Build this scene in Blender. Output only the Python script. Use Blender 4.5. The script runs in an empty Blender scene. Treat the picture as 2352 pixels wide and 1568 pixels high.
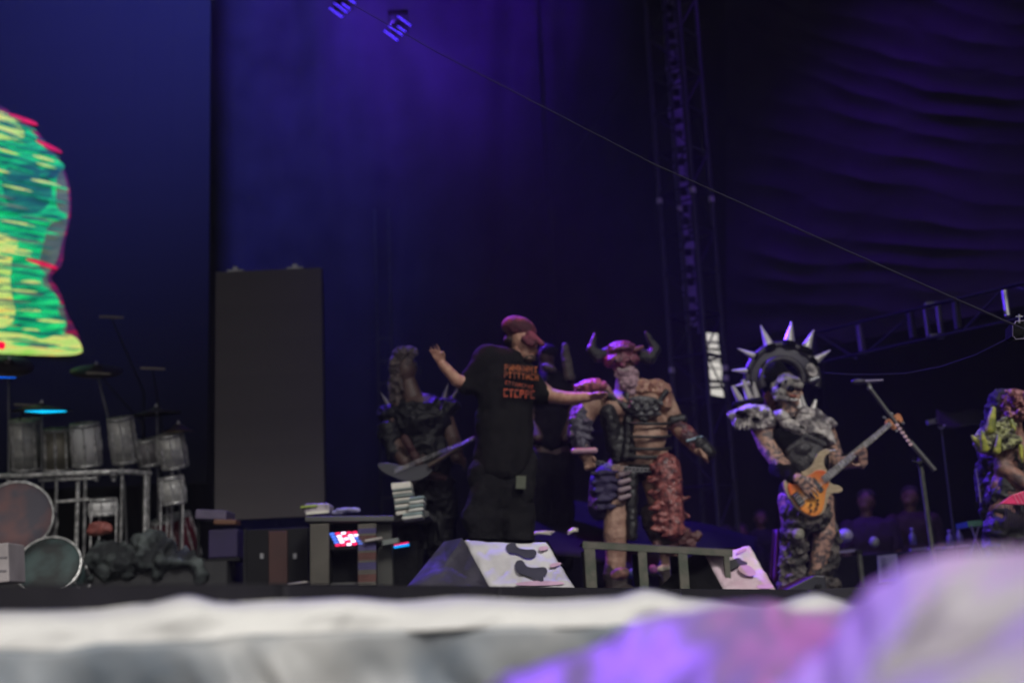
import bpy, bmesh, math, random
from mathutils import Vector, Matrix, noise
random.seed(7)
sc = bpy.context.scene
C = sc.collection
# ------------------------------------------------------------------ camera
F = 2940.0                       # focal length in reference pixels (frame 2352 x 1568)
PITCH, ROLL = math.radians(12.3), math.radians(2.6)
CAM = Vector((0, 0, 1.38))
_f = Vector((0, math.cos(PITCH), math.sin(PITCH)))
_r0 = Vector((1, 0, 0)); _u0 = Vector((0, -math.sin(PITCH), math.cos(PITCH)))
_r = _r0*math.cos(ROLL) - _u0*math.sin(ROLL)
_u = _u0*math.cos(ROLL) + _r0*math.sin(ROLL)
camd = bpy.data.cameras.new('camera'); cam = bpy.data.objects.new('camera', camd); C.objects.link(cam)
cam.matrix_world = Matrix(((_r.x, _u.x, -_f.x, CAM.x), (_r.y, _u.y, -_f.y, CAM.y), (_r.z, _u.z, -_f.z, CAM.z), (0, 0, 0, 1)))
camd.sensor_width = 36; camd.lens = 36*F/2352; camd.clip_start = 0.05; camd.clip_end = 500
camd.dof.use_dof = True; camd.dof.focus_distance = 6.3; camd.dof.aperture_fstop = 1.3
sc.camera = cam
# ------------------------------------------------------------------ world
w = bpy.data.worlds.new('World'); sc.world = w; w.use_nodes = True
nt = w.node_tree; bg = nt.nodes['Background']
sky = nt.nodes.new('ShaderNodeTexSky'); sky.sky_type = 'NISHITA'; sky.sun_disc = False
sky.sun_elevation = math.radians(38); sky.sun_rotation = math.radians(200); sky.air_density = 1.0; sky.dust_density = 6
hsv = nt.nodes.new('ShaderNodeHueSaturation'); hsv.inputs['Saturation'].default_value = 0.35
nt.links.new(sky.outputs[0], hsv.inputs['Color']); nt.links.new(hsv.outputs[0], bg.inputs[0])
bg.inputs[1].default_value = 0.036
sd = bpy.data.lights.new('sun', 'SUN'); so = bpy.data.objects.new('sun', sd); C.objects.link(so)
sd.energy = 2.1; sd.angle = math.radians(14); sd.color = (1, .97, .92)
so.rotation_euler = Vector((-.35, .85, -.72)).to_track_quat('-Z', 'Y').to_euler()
sc.view_settings.view_transform = 'Standard'; sc.view_settings.look = 'None'
sc.view_settings.exposure = 0; sc.view_settings.gamma = 1
cy = sc.cycles; cy.max_bounces = 5; cy.diffuse_bounces = 2; cy.glossy_bounces = 2; cy.transmission_bounces = 3
cy.sample_clamp_indirect = 4; cy.use_denoising = True

# ------------------------------------------------------------------ helpers
def at(px, py, Y):
    d = _f + _r*((px-1176)/F) + _u*((784-py)/F)
    return CAM + d*(Y/d.y)
MATS = {}
def mat(name, col, rough=.6, metal=0, col2=None, nscale=8, bump=0, bscale=60, emit=None, estr=0, lo=.42, hi=.6, coat=0, spec=None, stretch=None):
    if name in MATS: return MATS[name]
    m = bpy.data.materials.new(name); m.use_nodes = True; MATS[name] = m
    n = m.node_tree.nodes; l = m.node_tree.links; b = n['Principled BSDF']
    b.inputs['Base Color'].default_value = (*col, 1); b.inputs['Roughness'].default_value = rough; b.inputs['Metallic'].default_value = metal
    b.inputs['Coat Weight'].default_value = coat
    if spec is not None: b.inputs['Specular IOR Level'].default_value = spec
    tc = n.new('ShaderNodeTexCoord'); src = tc.outputs['Object']
    if stretch:
        mp = n.new('ShaderNodeMapping'); mp.inputs['Scale'].default_value = stretch; l.new(src, mp.inputs[0]); src = mp.outputs[0]
    if col2 is None: col2 = tuple(c*.62 for c in col); lo, hi = .3, .75
    t = n.new('ShaderNodeTexNoise'); t.inputs['Scale'].default_value = nscale; t.inputs['Detail'].default_value = 6; l.new(src, t.inputs['Vector'])
    r = n.new('ShaderNodeValToRGB'); r.color_ramp.elements[0].position = lo; r.color_ramp.elements[1].position = hi
    r.color_ramp.elements[0].color = (*col2, 1); r.color_ramp.elements[1].color = (*col, 1)
    l.new(t.outputs['Fac'], r.inputs[0]); l.new(r.outputs[0], b.inputs['Base Color'])
    if bump:
        t2 = n.new('ShaderNodeTexNoise'); t2.inputs['Scale'].default_value = bscale; t2.inputs['Detail'].default_value = 4; l.new(src, t2.inputs['Vector'])
        bp = n.new('ShaderNodeBump'); bp.inputs['Strength'].default_value = bump; bp.inputs['Distance'].default_value = .02
        l.new(t2.outputs['Fac'], bp.inputs['Height']); l.new(bp.outputs[0], b.inputs['Normal'])
    if emit: b.inputs['Emission Color'].default_value = (*emit, 1); b.inputs['Emission Strength'].default_value = estr
    return m

class MB:
    def __init__(s): s.v = []; s.f = []; s.sm = []
    def add(s, vs, fs, smooth=False):
        o = len(s.v); s.v += [Vector(v) for v in vs]; s.f += [tuple(i+o for i in f) for f in fs]; s.sm += [smooth]*len(fs); return s
    def box(s, c, size, R=None):
        R = R or Matrix.Identity(3); h = Vector(size)/2; c = Vector(c)
        vs = [c + R @ Vector((x*h.x, y*h.y, z*h.z)) for x in (-1, 1) for y in (-1, 1) for z in (-1, 1)]
        return s.add(vs, [(0,1,3,2),(4,6,7,5),(0,4,5,1),(2,3,7,6),(0,2,6,4),(1,5,7,3)])
    def frame(s, d):
        d = d.normalized(); a = Vector((0, 0, 1)) if abs(d.z) < .9 else Vector((1, 0, 0))
        x = d.cross(a).normalized(); return x, d.cross(x).normalized()
    def cone(s, a, b, ra, rb, n=12, cap=True):
        a = Vector(a); b = Vector(b); x, y = s.frame(b-a)
        vs = [c + (x*math.cos(t*2*math.pi/n) + y*math.sin(t*2*math.pi/n))*r for c, r in ((a, ra), (b, rb)) for t in range(n)]
        fs = [(i, (i+1) % n, n+(i+1) % n, n+i) for i in range(n)]
        s.add(vs, fs, True)
        if cap: s.add(vs, [tuple(range(n))[::-1], tuple(range(n, 2*n))])
        return s
    def tube(s, pts, r, n=8):
        pts = [Vector(p) for p in pts]; rs = r if isinstance(r, (list, tuple)) else [r]*len(pts)
        vs = []
        x, y = s.frame(pts[1]-pts[0])
        for i, p in enumerate(pts):
            d = (pts[min(i+1, len(pts)-1)]-pts[max(i-1, 0)]).normalized()
            x = (x - d*x.dot(d)).normalized(); y = d.cross(x)
            vs += [p + (x*math.cos(t*2*math.pi/n) + y*math.sin(t*2*math.pi/n))*rs[i] for t in range(n)]
        fs = [(k*n+i, k*n+(i+1) % n, (k+1)*n+(i+1) % n, (k+1)*n+i) for k in range(len(pts)-1) for i in range(n)]
        s.add(vs, fs, True); m = (len(pts)-1)*n
        s.add(vs, [tuple(range(n))[::-1], tuple(range(m, m+n))]); return s
    def ell(s, c, rad, R=None, nu=16, nv=10):
        R = R or Matrix.Identity(3); c = Vector(c)
        vs = [c + R @ Vector((0, 0, -rad[2]))]
        for j in range(1, nv):
            ph = -math.pi/2 + math.pi*j/nv
            vs += [c + R @ Vector((rad[0]*math.cos(ph)*math.cos(t*2*math.pi/nu), rad[1]*math.cos(ph)*math.sin(t*2*math.pi/nu), rad[2]*math.sin(ph))) for t in range(nu)]
        vs.append(c + R @ Vector((0, 0, rad[2]))); L = len(vs)-1
        fs = [(0, 1+(i+1) % nu, 1+i) for i in range(nu)]
        fs += [(1+j*nu+i, 1+j*nu+(i+1) % nu, 1+(j+1)*nu+(i+1) % nu, 1+(j+1)*nu+i) for j in range(nv-2) for i in range(nu)]
        fs += [(L, 1+(nv-2)*nu+i, 1+(nv-2)*nu+(i+1) % nu) for i in range(nu)]
        return s.add(vs, fs, True)
    def cap(s, a, b, ra, rb):
        a = Vector(a); b = Vector(b)
        s.ell(a, (ra,)*3, nu=14, nv=8); s.ell(b, (rb,)*3, nu=14, nv=8)
        if (b-a).length > 1e-4: s.cone(a, b, ra*.985, rb*.985, 14)
        return s
    def prism(s, pts, d):
        pts = [Vector(p) for p in pts]; n = len(pts); d = Vector(d)
        vs = pts + [p+d for p in pts]
        return s.add(vs, [tuple(range(n)), tuple(range(n, 2*n))[::-1]] + [(i, n+i, n+(i+1) % n, (i+1) % n) for i in range(n)])
    def grid(s, fn, nu, nv, skip=None, smooth=True):
        vs = [fn(i/nu, j/nv) for j in range(nv+1) for i in range(nu+1)]
        fs = [(j*(nu+1)+i, j*(nu+1)+i+1, (j+1)*(nu+1)+i+1, (j+1)*(nu+1)+i) for j in range(nv) for i in range(nu) if not (skip and skip((i+.5)/nu, (j+.5)/nv))]
        return s.add(vs, fs, smooth)
    def lathe(s, c, axis, prof, n=32):
        c = Vector(c); ax = Vector(axis).normalized(); x, y = s.frame(ax); vs = []
        for (r, h) in prof: vs += [c + ax*h + (x*math.cos(t*2*math.pi/n)+y*math.sin(t*2*math.pi/n))*max(r, 1e-4) for t in range(n)]
        fs = [(k*n+i, k*n+(i+1) % n, (k+1)*n+(i+1) % n, (k+1)*n+i) for k in range(len(prof)-1) for i in range(n)]
        return s.add(vs, fs, True)
def mesh_of(name, mb, off, fixn=True):
    me = bpy.data.meshes.new(name); me.from_pydata([v-off for v in mb.v], [], mb.f)
    me.polygons.foreach_set('use_smooth', mb.sm)
    if fixn:
        bm = bmesh.new(); bm.from_mesh(me); bmesh.ops.recalc_face_normals(bm, faces=bm.faces); bm.to_mesh(me); bm.free()
    return me
def rootloc(o):
    while o.parent: o = o.parent
    return o.location
def obj(name, mb, m, parent=None, label=None, solid=0, kind=None, bevel=0):
    off = rootloc(parent).copy() if parent else Vector((0, 0, 0))
    me = mesh_of(name, mb, off); o = bpy.data.objects.new(name, me); C.objects.link(o); me.materials.append(m)
    if parent: o.parent = parent
    if label: o['label'] = label
    if kind: o['kind'] = kind
    if solid: md = o.modifiers.new('solid', 'SOLIDIFY'); md.thickness = solid
    if bevel: md = o.modifiers.new('bevel', 'BEVEL'); md.width = bevel; md.segments = 2
    return o
def thing(name, label, cat, loc, group=None):
    o = bpy.data.objects.new(name, None); C.objects.link(o); o.location = loc; o.empty_display_size = .1
    o['label'] = label; o['category'] = cat
    if group: o['group'] = group
    return o
def tag(o, label, cat, group=None):
    o['label'] = label; o['category'] = cat
    if group: o['group'] = group
    return o
def structure(name, mb, m, **k):
    o = obj(name, mb, m, **k); o['kind'] = 'structure'; return o
def blob(name, mb, voxel, m, parent=None, rough=None, smooth=4, label=None):
    """union of closed shapes remeshed into one continuous organic surface"""
    off = rootloc(parent).copy() if parent else Vector((0, 0, 0))
    me = mesh_of(name, mb, off, fixn=False); o = bpy.data.objects.new('tmp', me); C.objects.link(o)
    r = o.modifiers.new('r', 'REMESH'); r.mode = 'VOXEL'; r.voxel_size = voxel; r.use_smooth_shade = True
    if smooth: sm = o.modifiers.new('s', 'SMOOTH'); sm.factor = .5; sm.iterations = smooth
    dg = bpy.context.evaluated_depsgraph_get(); dg.update()
    nm = bpy.data.meshes.new_from_object(o.evaluated_get(dg)); nm.name = name
    bpy.data.objects.remove(o); bpy.data.meshes.remove(me)
    if rough:
        amp, s_, mode = rough
        nrm = [v.normal.copy() for v in nm.vertices]
        for v, nn in zip(nm.vertices, nrm):
            p = v.co*s_
            if mode == 'n': d = noise.noise(p) + .5*noise.noise(p*2.1) + .25*noise.noise(p*4.3)
            elif mode == 'r': d = .5 - 2*abs(noise.noise(p)) - abs(noise.noise(p*2.2))
            else: d = .5-noise.cell(p)
            v.co = v.co + nn*d*amp
    for p in nm.polygons: p.use_smooth = True
    nm.materials.clear(); nm.materials.append(m)
    n = bpy.data.objects.new(name, nm); C.objects.link(n)
    if parent: n.parent = parent
    if label: n['label'] = label
    return n
def rotY(deg):     # rotation in the picture-parallel plane, clockwise as seen from the front
    return Matrix.Rotation(math.radians(deg), 3, 'Y')

class Fig:
    """shapes given by reference position at a real distance Y (radii in the same units)"""
    def __init__(s, Y): s.Y = Y; s.S = Y/F; s.mb = MB()
    def new(s): s.mb = MB(); return s
    def p(s, x, y, d=0): return at(x, y, s.Y+d)
    def c(s, a, b, ra, rb=None):
        s.mb.cap(s.p(*a), s.p(*b), ra*s.S, (ra if rb is None else rb)*s.S); return s
    def chain(s, *pr):
        for (a, ra), (b, rb) in zip(pr, pr[1:]): s.c(a, b, ra, rb)
        return s
    def e(s, c, rx, rz, ry=None, rot=0, nu=16, nv=10):
        ry = ry if ry is not None else min(rx, rz)
        s.mb.ell(s.p(*c), (rx*s.S, ry*s.S, rz*s.S), rotY(rot), nu, nv); return s
    def spike(s, a, b, ra, rb=.8, n=10):
        s.mb.cone(s.p(*a), s.p(*b), ra*s.S, rb*s.S, n); return s
    def hand(s, w, d, n, side, curl=.6, L=.19, w_r=.028):
        w = Vector(w); d = Vector(d).normalized(); n = Vector(n).normalized(); side = Vector(side).normalized()
        k = [.20, .07, -.06, -.18]; ln = [.44, .49, .46, .36]
        for i in range(4):
            base = w + d*L*.5 + side*L*k[i]
            s.mb.cap(w + side*L*k[i]*.45, base, L*.12, L*.075)
            a = 0; p = base
            for j, (fr, cu) in enumerate(((.45, .35), (.31, 1.0), (.24, .8))):
                a += curl*cu*(1+.08*i)
                q = p + (d*math.cos(a) + n*math.sin(a) + side*k[i]*.5)*L*ln[i]*fr
                s.mb.cap(p, q, L*(.052-.006*j), L*(.047-.007*j)); p = q
        p = w + d*L*.14 + side*L*.17; dd = (d*.6 + side*.75 + n*.25).normalized()
        q = p + dd*L*.24; r = q + (d*.85 + side*.25 + n*.45).normalized()*L*.2
        s.mb.cap(w + d*L*.05, p, L*.1, L*.085); s.mb.cap(p, q, L*.075, L*.06); s.mb.cap(q, r, L*.058, L*.045)
        return s

# ------------------------------------------------------------------ materials
black = mat('black_fabric', (.006, .006, .007), .95, bump=.3, bscale=40, spec=.15)
drape = mat('black_drape', (.020, .018, .024), .95, nscale=2, bump=.1, bscale=8, spec=.1)
drape2 = mat('side_drape', (.022, .018, .028), .8, nscale=2, bump=.2, bscale=6, spec=.15)
deck = mat('deck_skirt', (.012, .010, .018), .8, nscale=5, bump=.4, bscale=10)
steel = mat('dull_steel', (.06, .06, .05), .6, .2, nscale=14, col2=(.03, .035, .03))
darksteel = mat('dark_steel', (.010, .010, .012), .7, .0, spec=.2)
chrome = mat('chrome', (.82, .81, .80), .35, .45, nscale=20, col2=(.4, .4, .4))
alum = mat('aluminium', (.3, .3, .32), .45, .8, nscale=10)
shell = mat('silver_drum_shell', (.66, .65, .62), .35, .1, nscale=3, col2=(.46, .46, .45), stretch=(.5, .5, 5))
skin = mat('skin', (.42, .235, .165), .55, nscale=22, col2=(.34, .165, .12), bump=.1, bscale=90)
tattoo = mat('tattooed_skin', (.44, .26, .19), .55, nscale=26, col2=(.09, .07, .07), lo=.44, hi=.56)
white_cloth = mat('white_sheet', (.72, .71, .70), .75, nscale=3, col2=(.58, .58, .58), bump=.3, bscale=9)
bone = mat('bone_armour', (.52, .48, .45), .42, nscale=12, col2=(.07, .06, .065), lo=.40, hi=.56, bump=.6, bscale=45)
spikem = mat('silver_spike', (.62, .6, .58), .38, .25, nscale=9, col2=(.45, .43, .42))
rubber = mat('black_rubber_armour', (.010, .0095, .011), .5, nscale=12, bump=.5, bscale=30)
flesh = mat('raw_flesh_latex', (.27, .085, .075), .3, nscale=24, col2=(.04, .008, .012), lo=.36, hi=.6, bump=.7, bscale=45)
pinkf = mat('pink_latex', (.42, .13, .17), .3, nscale=26, col2=(.22, .07, .09), bump=.4, bscale=40)
ledoff = mat('led_tile_dark', (.017, .017, .0195), .9, nscale=.6, col2=(.0165, .0165, .019), spec=.04)

# ------------------------------------------------------------------ setting
g = MB(); g.box((0, 10, -.05), (110, 110, .1)); structure('ground', g, mat('ground', (.06, .058, .05), .95, nscale=1, bump=.4, bscale=5))
# stage deck: front edge runs from near left to farther right
eL, eM, eR = at(-700, 1388, 2.75), at(1110, 1350, 4.5), at(1785, 1357, 8.8)
eL.z = eM.z = eR.z = 1.5
g = MB(); ring = [Vector((-9, 2.2, 1.5)), Vector((-1.35, 2.3, 1.5)), Vector((-.62, 3.3, 1.5)), Vector((-.1, 4.5, 1.5)), Vector((.75, 6.4, 1.5)), Vector((1.9, 8.8, 1.5)), Vector((3.6, 9.0, 1.5)), Vector((7.6, 8.7, 1.5)), Vector((7.6, 14.7, 1.5)), Vector((-9, 14.7, 1.5))]
g.prism(ring[::-1], (0, 0, -.07)); structure('stage_floor', g, mat('stage_deck', (.03, .028, .035), .5, nscale=4, bump=.2))
g = MB()
for a, b in zip(ring[:7], ring[1:8]):
    n_ = max(6, int((b-a).length*14)); d = (b-a); nn = Vector((d.y, -d.x, 0)).normalized()
    g.grid(lambda u, v: a + d*u + nn*(.012 + .02*math.sin(u*n_*1.3)*v) + Vector((0, 0, -.005 - 1.45*v)), n_*2, 6)
tag(obj('stage_skirt', g, deck, solid=.004), 'black cloth skirt hanging from the front edge of the stage', 'stage skirt')
g = MB(); g.box((0, 20, .6), (40, 10.4, .1)); structure('backstage_floor', g, mat('backstage_deck', (.03, .03, .03), .9))

# back drape (with the gap where daylight comes in beside the tower)
GX0, GX1, GY0, GY1 = 1624, 1655, 768, 908
def bd(u, v):
    px = -260 + u*2260; py = -260 + v*1760
    p = at(px, py, 18)
    ph = px*.05 + .8*noise.noise(Vector((px*.004, py*.0015, 0)))*4
    return p + Vector((0, .05*math.sin(ph) + .07*math.sin(ph*.43+1) + .30*noise.noise(Vector((px*.003, py*.002, 3))), 0))
def bskip(u, v):
    px = -260 + u*2260; py = -260 + v*1760; k = (py-840)*.1
    return GX0+k < px < GX1+k and GY0 < py < GY1
g = MB(); g.grid(bd, 560, 120, bskip)
tag(obj('back_curtain', g, drape), 'tall black curtain across the back of the stage, lit blue', 'curtain')
# swagged side drape
def sdp(u, v):
    px = 1668 + u*900; py = -260 + v*(1105 - 190*u)
    Y = 16.6 - 4.6*u; k = max(0, min(1, (px-1640)/700))
    slope = 420*max(0, 1-py/760)
    ph = (py - slope*math.sqrt(k) - 30*k)/14.0 + 5.0*noise.noise(Vector((px*.0035, py*.005, 1))) + .8*noise.noise(Vector((px*.012, py*.014, 4)))
    amp = .042*min(1, k*5)*(.15+1.7*abs(noise.noise(Vector((px*.004, py*.006, 8)))))
    return at(px, py, Y - amp*(1-abs(math.sin(ph*.5)))*2.2 + .22*noise.noise(Vector((px*.004, py*.004, 5))))
g = MB(); g.grid(sdp, 220, 320)
tag(obj('side_curtain', g, drape2), 'dark violet side curtain hanging in swagged folds above the side truss', 'curtain')
# walls and roof closing the stage
g = MB(); g.box((9.5, 14, 6.5), (.1, 15, 13)); tag(obj('side_mask', g, black), 'flat black masking wall closing the right side of the stage', 'wall')
g = MB(); g.box((-9.5, 11.5, 6.5), (.1, 19.8, 13)); tag(obj('side_mask', g, black), 'flat black masking wall closing the left side of the stage', 'wall')
g = MB(); g.box((7.0, 17.55, 6.5), (5.4, .1, 13)); tag(obj('back_mask', g, black), 'flat black masking wall behind the open right wing', 'wall')
g = MB(); g.box((7.0, 9.3, 7.2), (4.8, .08, 11.4)); tag(obj('leg_curtain', g, black), 'unseen black leg added at the right front corner to block the sun', 'curtain')  # out-of-view leg added to keep sun and sky off the wing crew
g = MB(); g.box((6, 46, 6), (30, .3, 12)); tag(obj('gap_reflector', g, mat('reflector_white', (.9, .88, .84), .8, nscale=.5, col2=(.85, .84, .8))), 'added white wall outdoors that brightens the curtain gap', 'reflector')  # invented reflector outdoors, added so the curtain gap looks bright
g = MB(); g.box((0, 3.0, 11.6), (19, .1, 2.8)); tag(obj('sky_block_header', g, black), 'unseen black header added under the roof edge to cut the skylight', 'curtain')  # out-of-view header added to cut skylight on the performers
g = MB(); g.box((0, 12.6, 13.1), (20, 20, .15)); structure('stage_roof', g, black)

# ------------------------------------------------------------------ video wall on the left
W = 16.0
root = thing('video_wall', 'large LED video wall at the left showing a bright green creature', 'video wall', at(200, 1100, W))
tile = MB(); ts = .5; tile.box((0, 0, 0), (ts-.0015, .06, ts-.0015))
tme = mesh_of('led_tile', tile, Vector()); tme.materials.append(ledoff)
o0 = at(478, 1108, W); nx, nz = 8, 16
first = True
for i in range(nx):
    for j in range(nz):
        c = Vector((o0.x - ts*(i+.5) , W, o0.z + ts*(j+.5)))
        o = bpy.data.objects.new('led_tile', tme); C.objects.link(o); o.parent = root; o.location = c - root.location
# picture on the screen: flat luminous shapes, all within the panel face
def screen_mat(name, a, b, c, sc_=(3.2, 1, 16), st=1.0):
    m = bpy.data.materials.new(name); m.use_nodes = True; n = m.node_tree.nodes; l = m.node_tree.links; bs = n['Principled BSDF']
    bs.inputs['Base Color'].default_value = (.02, .02, .02, 1); bs.inputs['Roughness'].default_value = .6
    tc = n.new('ShaderNodeTexCoord'); mp = n.new('ShaderNodeMapping'); mp.inputs['Scale'].default_value = sc_; mp.inputs['Rotation'].default_value = (0, -.30, 0)
    l.new(tc.outputs['Object'], mp.inputs[0]); t = n.new('ShaderNodeTexNoise'); t.inputs['Scale'].default_value = .8; t.inputs['Detail'].default_value = 5; t.inputs['Distortion'].default_value = .5
    l.new(mp.outputs[0], t.inputs['Vector']); r = n.new('ShaderNodeValToRGB'); r.color_ramp.elements[0].position = .33; r.color_ramp.elements[1].position = .7
    r.color_ramp.elements[0].color = (*a, 1); r.color_ramp.elements[1].color = (*c, 1); e = r.color_ramp.elements.new(.52); e.color = (*b, 1)
    l.new(t.outputs['Fac'], r.inputs[0])
    wv = n.new('ShaderNodeTexWave'); wv.bands_direction = 'Z'; wv.inputs['Scale'].default_value = 18; l.new(tc.outputs['Object'], wv.inputs['Vector'])
    mr = n.new('ShaderNodeMapRange'); mr.inputs['To Min'].default_value = .55*st; mr.inputs['To Max'].default_value = 1.25*st; l.new(wv.outputs['Fac'], mr.inputs[0])
    l.new(r.outputs[0], bs.inputs['Emission Color']); l.new(mr.outputs[0], bs.inputs['Emission Strength']); return m
def screen_poly(name, pts, m, dy):
    g = MB(); P = [at(x, y, W-.035-dy) for x, y in pts]; g.prism(P, (0, .004, 0)); return obj(name, g, m, root)
red = screen_mat('screen_red', (.06, .005, .03), (.14, .005, .05), (.6, .0, .03), st=.6)
grn = screen_mat('screen_green', (.0, .07, .06), (.0, .50, .16), (.02, .88, .20))
grn2 = screen_mat('screen_deep_green', (.0, .05, .05), (.0, .16, .09), (.02, .30, .14))
yel = screen_mat('screen_yellow', (.35, .75, .12), (.65, .8, .2), (.9, .65, .12))
dim = screen_mat('screen_olive', (.05, .09, .05), (.1, .14, .09), (.16, .25, .14), st=.9)
def sm(pts, n=3):      # round a closed outline
    for _ in range(n):
        pts = [q for a, b in zip(pts, pts[1:]+pts[:1]) for q in ((a[0]*.75+b[0]*.25, a[1]*.75+b[1]*.25), (a[0]*.25+b[0]*.75, a[1]*.25+b[1]*.75))]
    return pts
out = [(-130,196),(0,240),(38,270),(80,294),(108,332),(138,364),(160,422),(164,478),(158,520),(147,560),(144,610),(125,624),(114,640),(137,665),(153,720),(182,770),(194,818),(60,816),(-130,806)]
screen_poly('red_outline', sm(out, 2), red, .004)
screen_poly('olive_flank', sm([(-60,300),(100,330),(135,370),(156,430),(158,500),(140,560),(132,600),(100,640),(140,690),(160,760),(120,800),(-60,800)], 2), dim, .008)
body = [(-130,230),(20,268),(80,305),(100,340),(140,372),(152,384),(130,400),(128,455),(132,482),(156,492),(150,504),(110,512),(100,560),(86,612),(110,632),(84,648),(120,668),(138,690),(130,715),(156,742),(140,760),(170,792),(160,812),(40,812),(-130,806)]
screen_poly('green_body', sm(body, 1), grn, .012)
screen_poly('yellow_brow', sm([(-130,235),(0,250),(44,282),(62,318),(20,322),(-130,312)], 2), yel, .016)
screen_poly('deep_green_cheek', sm([(0,388),(60,372),(112,400),(122,450),(104,482),(60,498),(12,472)], 2), grn2, .016)
screen_poly('yellow_lips', sm([(-130,526),(20,535),(48,558),(20,596),(40,700),(24,760),(-130,760)], 2), yel, .016)
screen_poly('green_jaw', sm([(20,600),(96,626),(110,700),(128,740),(60,752),(28,700)], 2), grn, .018)
screen_poly('yellow_chin', sm([(-130,757),(20,762),(70,770),(96,782),(130,767),(168,768),(188,790),(190,818),(40,814),(-130,806)], 2), yel, .02)
for k, (x0, y0, x1, y1) in enumerate([(0,352,96,380),(6,430,60,446),(0,508,80,530),(0,582,90,596),(30,664,110,676),(20,726,96,738)]):
    screen_poly('dark_crease', sm([(x0,y0-5),(x1,y1-2),(x1,y1+2),(x0,y0+5)], 1), grn2, .022)
# fine bands of the picture, bending down to the right
rr = random.Random(11)
def edge(y): return interp_l(y, [(232,0),(288,85),(360,143),(420,152),(500,150),(560,118),(620,92),(660,122),(720,146),(770,172),(815,180)])
def interp_l(t, xs):
    for (a, va), (b, vb) in zip(xs, xs[1:]):
        if t <= b: return va + (vb-va)*max(0, (t-a)/(b-a))
    return xs[-1][1]
for k in range(110):
    y = 262 + k*4.95 + rr.uniform(-4, 4); e_ = edge(y)
    x0 = rr.uniform(-70, max(-20, e_-60)); L_ = rr.uniform(35, 110); x1 = min(x0+L_, e_ + rr.uniform(-6, 9)); h_ = rr.uniform(1.6, 4.5); sl = (.36 - .28*min(1, (y-262)/380))*(x1-x0)
    m_ = rr.choice((grn2, grn2, grn, grn2, yel, grn, dim))
    screen_poly('picture_band', sm([(x0, y-sl*.5), ((x0+x1)/2, y-h_), (x1, y+sl*.5-1), (x1+3, y+sl*.5+2), ((x0+x1)/2, y+h_), (x0, y-sl*.5+2)], 1), m_, .026+.0006*k)
# red streaks in the outline
for (x0, y0, x1, y1) in [(20,262,84,286),(82,322,140,350),(60,594,130,616)]:
    screen_poly('red_glow', sm([(x0,y0-4),(x1,y1-6),(x1+4,y1+6),(x0,y0+5)], 2), screen_mat('screen_bright_red', (.5, 0, .02), (.8, 0, .03), (1, .02, .05)), .022)

# grey LED column (switched off)
root = thing('led_column', 'tall grey LED screen column standing dark left of centre', 'LED column', at(632, 1190, 13.2))
Yc = 13.2; o0 = at(497, 1200, Yc); ts = .376
tile = MB(); tile.box((0, 0, 0), (ts-.0006, .09, ts-.0006))
lt = mat('led_tile_grey', (.120, .108, .112), .75, nscale=.8, col2=(.112, .102, .106), spec=.15, bump=.2, bscale=200)
tme = mesh_of('led_tile', tile, Vector()); tme.materials.append(lt)
for i in range(3):
    for j in range(7):
        o = bpy.data.objects.new('led_tile', tme); C.objects.link(o); o.parent = root
        o.location = Vector((o0.x + ts*(i+.5) - .01, Yc + .0004*i, o0.z + ts*(j+.5)+.02)) - root.location
    g = MB(); g.box((o0.x + ts*1.5, Yc+.28, o0.z + ts*3.5), (ts*2.8, .05, ts*6.8)); obj('back_frame', g, darksteel, root)
g = MB(); g.box((o0.x+ts*1.5, Yc+.2, 1.55), (ts*3.1, .5, .1)); obj('base', g, darksteel, root)
for k in (.5, 2.2):
    g = MB(); q = Vector((o0.x+ts*k, Yc+.02, o0.z+ts*7+.035)); g.box(q, (.17, .05, .03)); g.box(q+Vector((0, 0, .03)), (.05, .04, .04)); obj('rigging_bracket', g, alum, root)

# ------------------------------------------------------------------ stage lamps with LED bars
blue_glow = mat('violet_led', (.1, .1, .3), emit=(.07, .03, .9), estr=5)
def lamp_fix(px, py, Y, label, power, col, target, size=60, angle=70):
    c = at(px, py, Y); root = thing('stage_lamp', label, 'stage lamp', c, 'moving head lamps hanging high over the stage')
    g = MB(); g.cone(c + Vector((0, .22, .14)), c+Vector((0, .02, .02)), .06, .085, 16); obj('housing', g, darksteel, root)
    g = MB(); g.cone(c + Vector((0, .02, .02)), c+Vector((0, .0, .0)), .085, .08, 16); obj('bezel', g, black, root)
    for k in (-1.5, -.5, .15, 1.3):
        a = c + _r*(-.06) + _u*(.055) + (_r*.055+_u*.06)*k*.95 + Vector((0, -.012, 0)); b = a + _r*.145 + _u*(-.105)
        g = MB(); g.cone(a, b, .0035, .0035, 8); obj('led_bar', g, blue_glow, root)
    g = MB(); g.box(c+Vector((.10, .15, .14)), (.012, .05, .24)); g.box(c+Vector((-.10, .15, .14)), (.012, .05, .24)); g.box(c+Vector((0, .15, .27)), (.22, .07, .03)); obj('yoke', g, darksteel, root)
    ld = bpy.data.lights.new('lamp_light', 'SPOT'); lo_ = bpy.data.objects.new('lamp_light', ld); C.objects.link(lo_); lo_.parent = root
    ld.energy = power; ld.color = col; ld.shadow_soft_size = .12; ld.spot_size = math.radians(angle); ld.spot_blend = 1
    lo_.location = (0, -.15, -.05); d = Vector(target) - c
    lo_.rotation_euler = d.to_track_quat('-Z', 'Y').to_euler()
    return root
VIO = (.11, .03, 1.0)
lamp_fix(785, 14, 13.5, 'left and upper of two violet stage lamps near the top edge', 3600, VIO, at(1500, 1000, 10.5), angle=80)
lamp_fix(912, 66, 13.0, 'right and lower of two violet stage lamps near the top edge', 3000, VIO, at(1850, 950, 11), angle=60)
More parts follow.
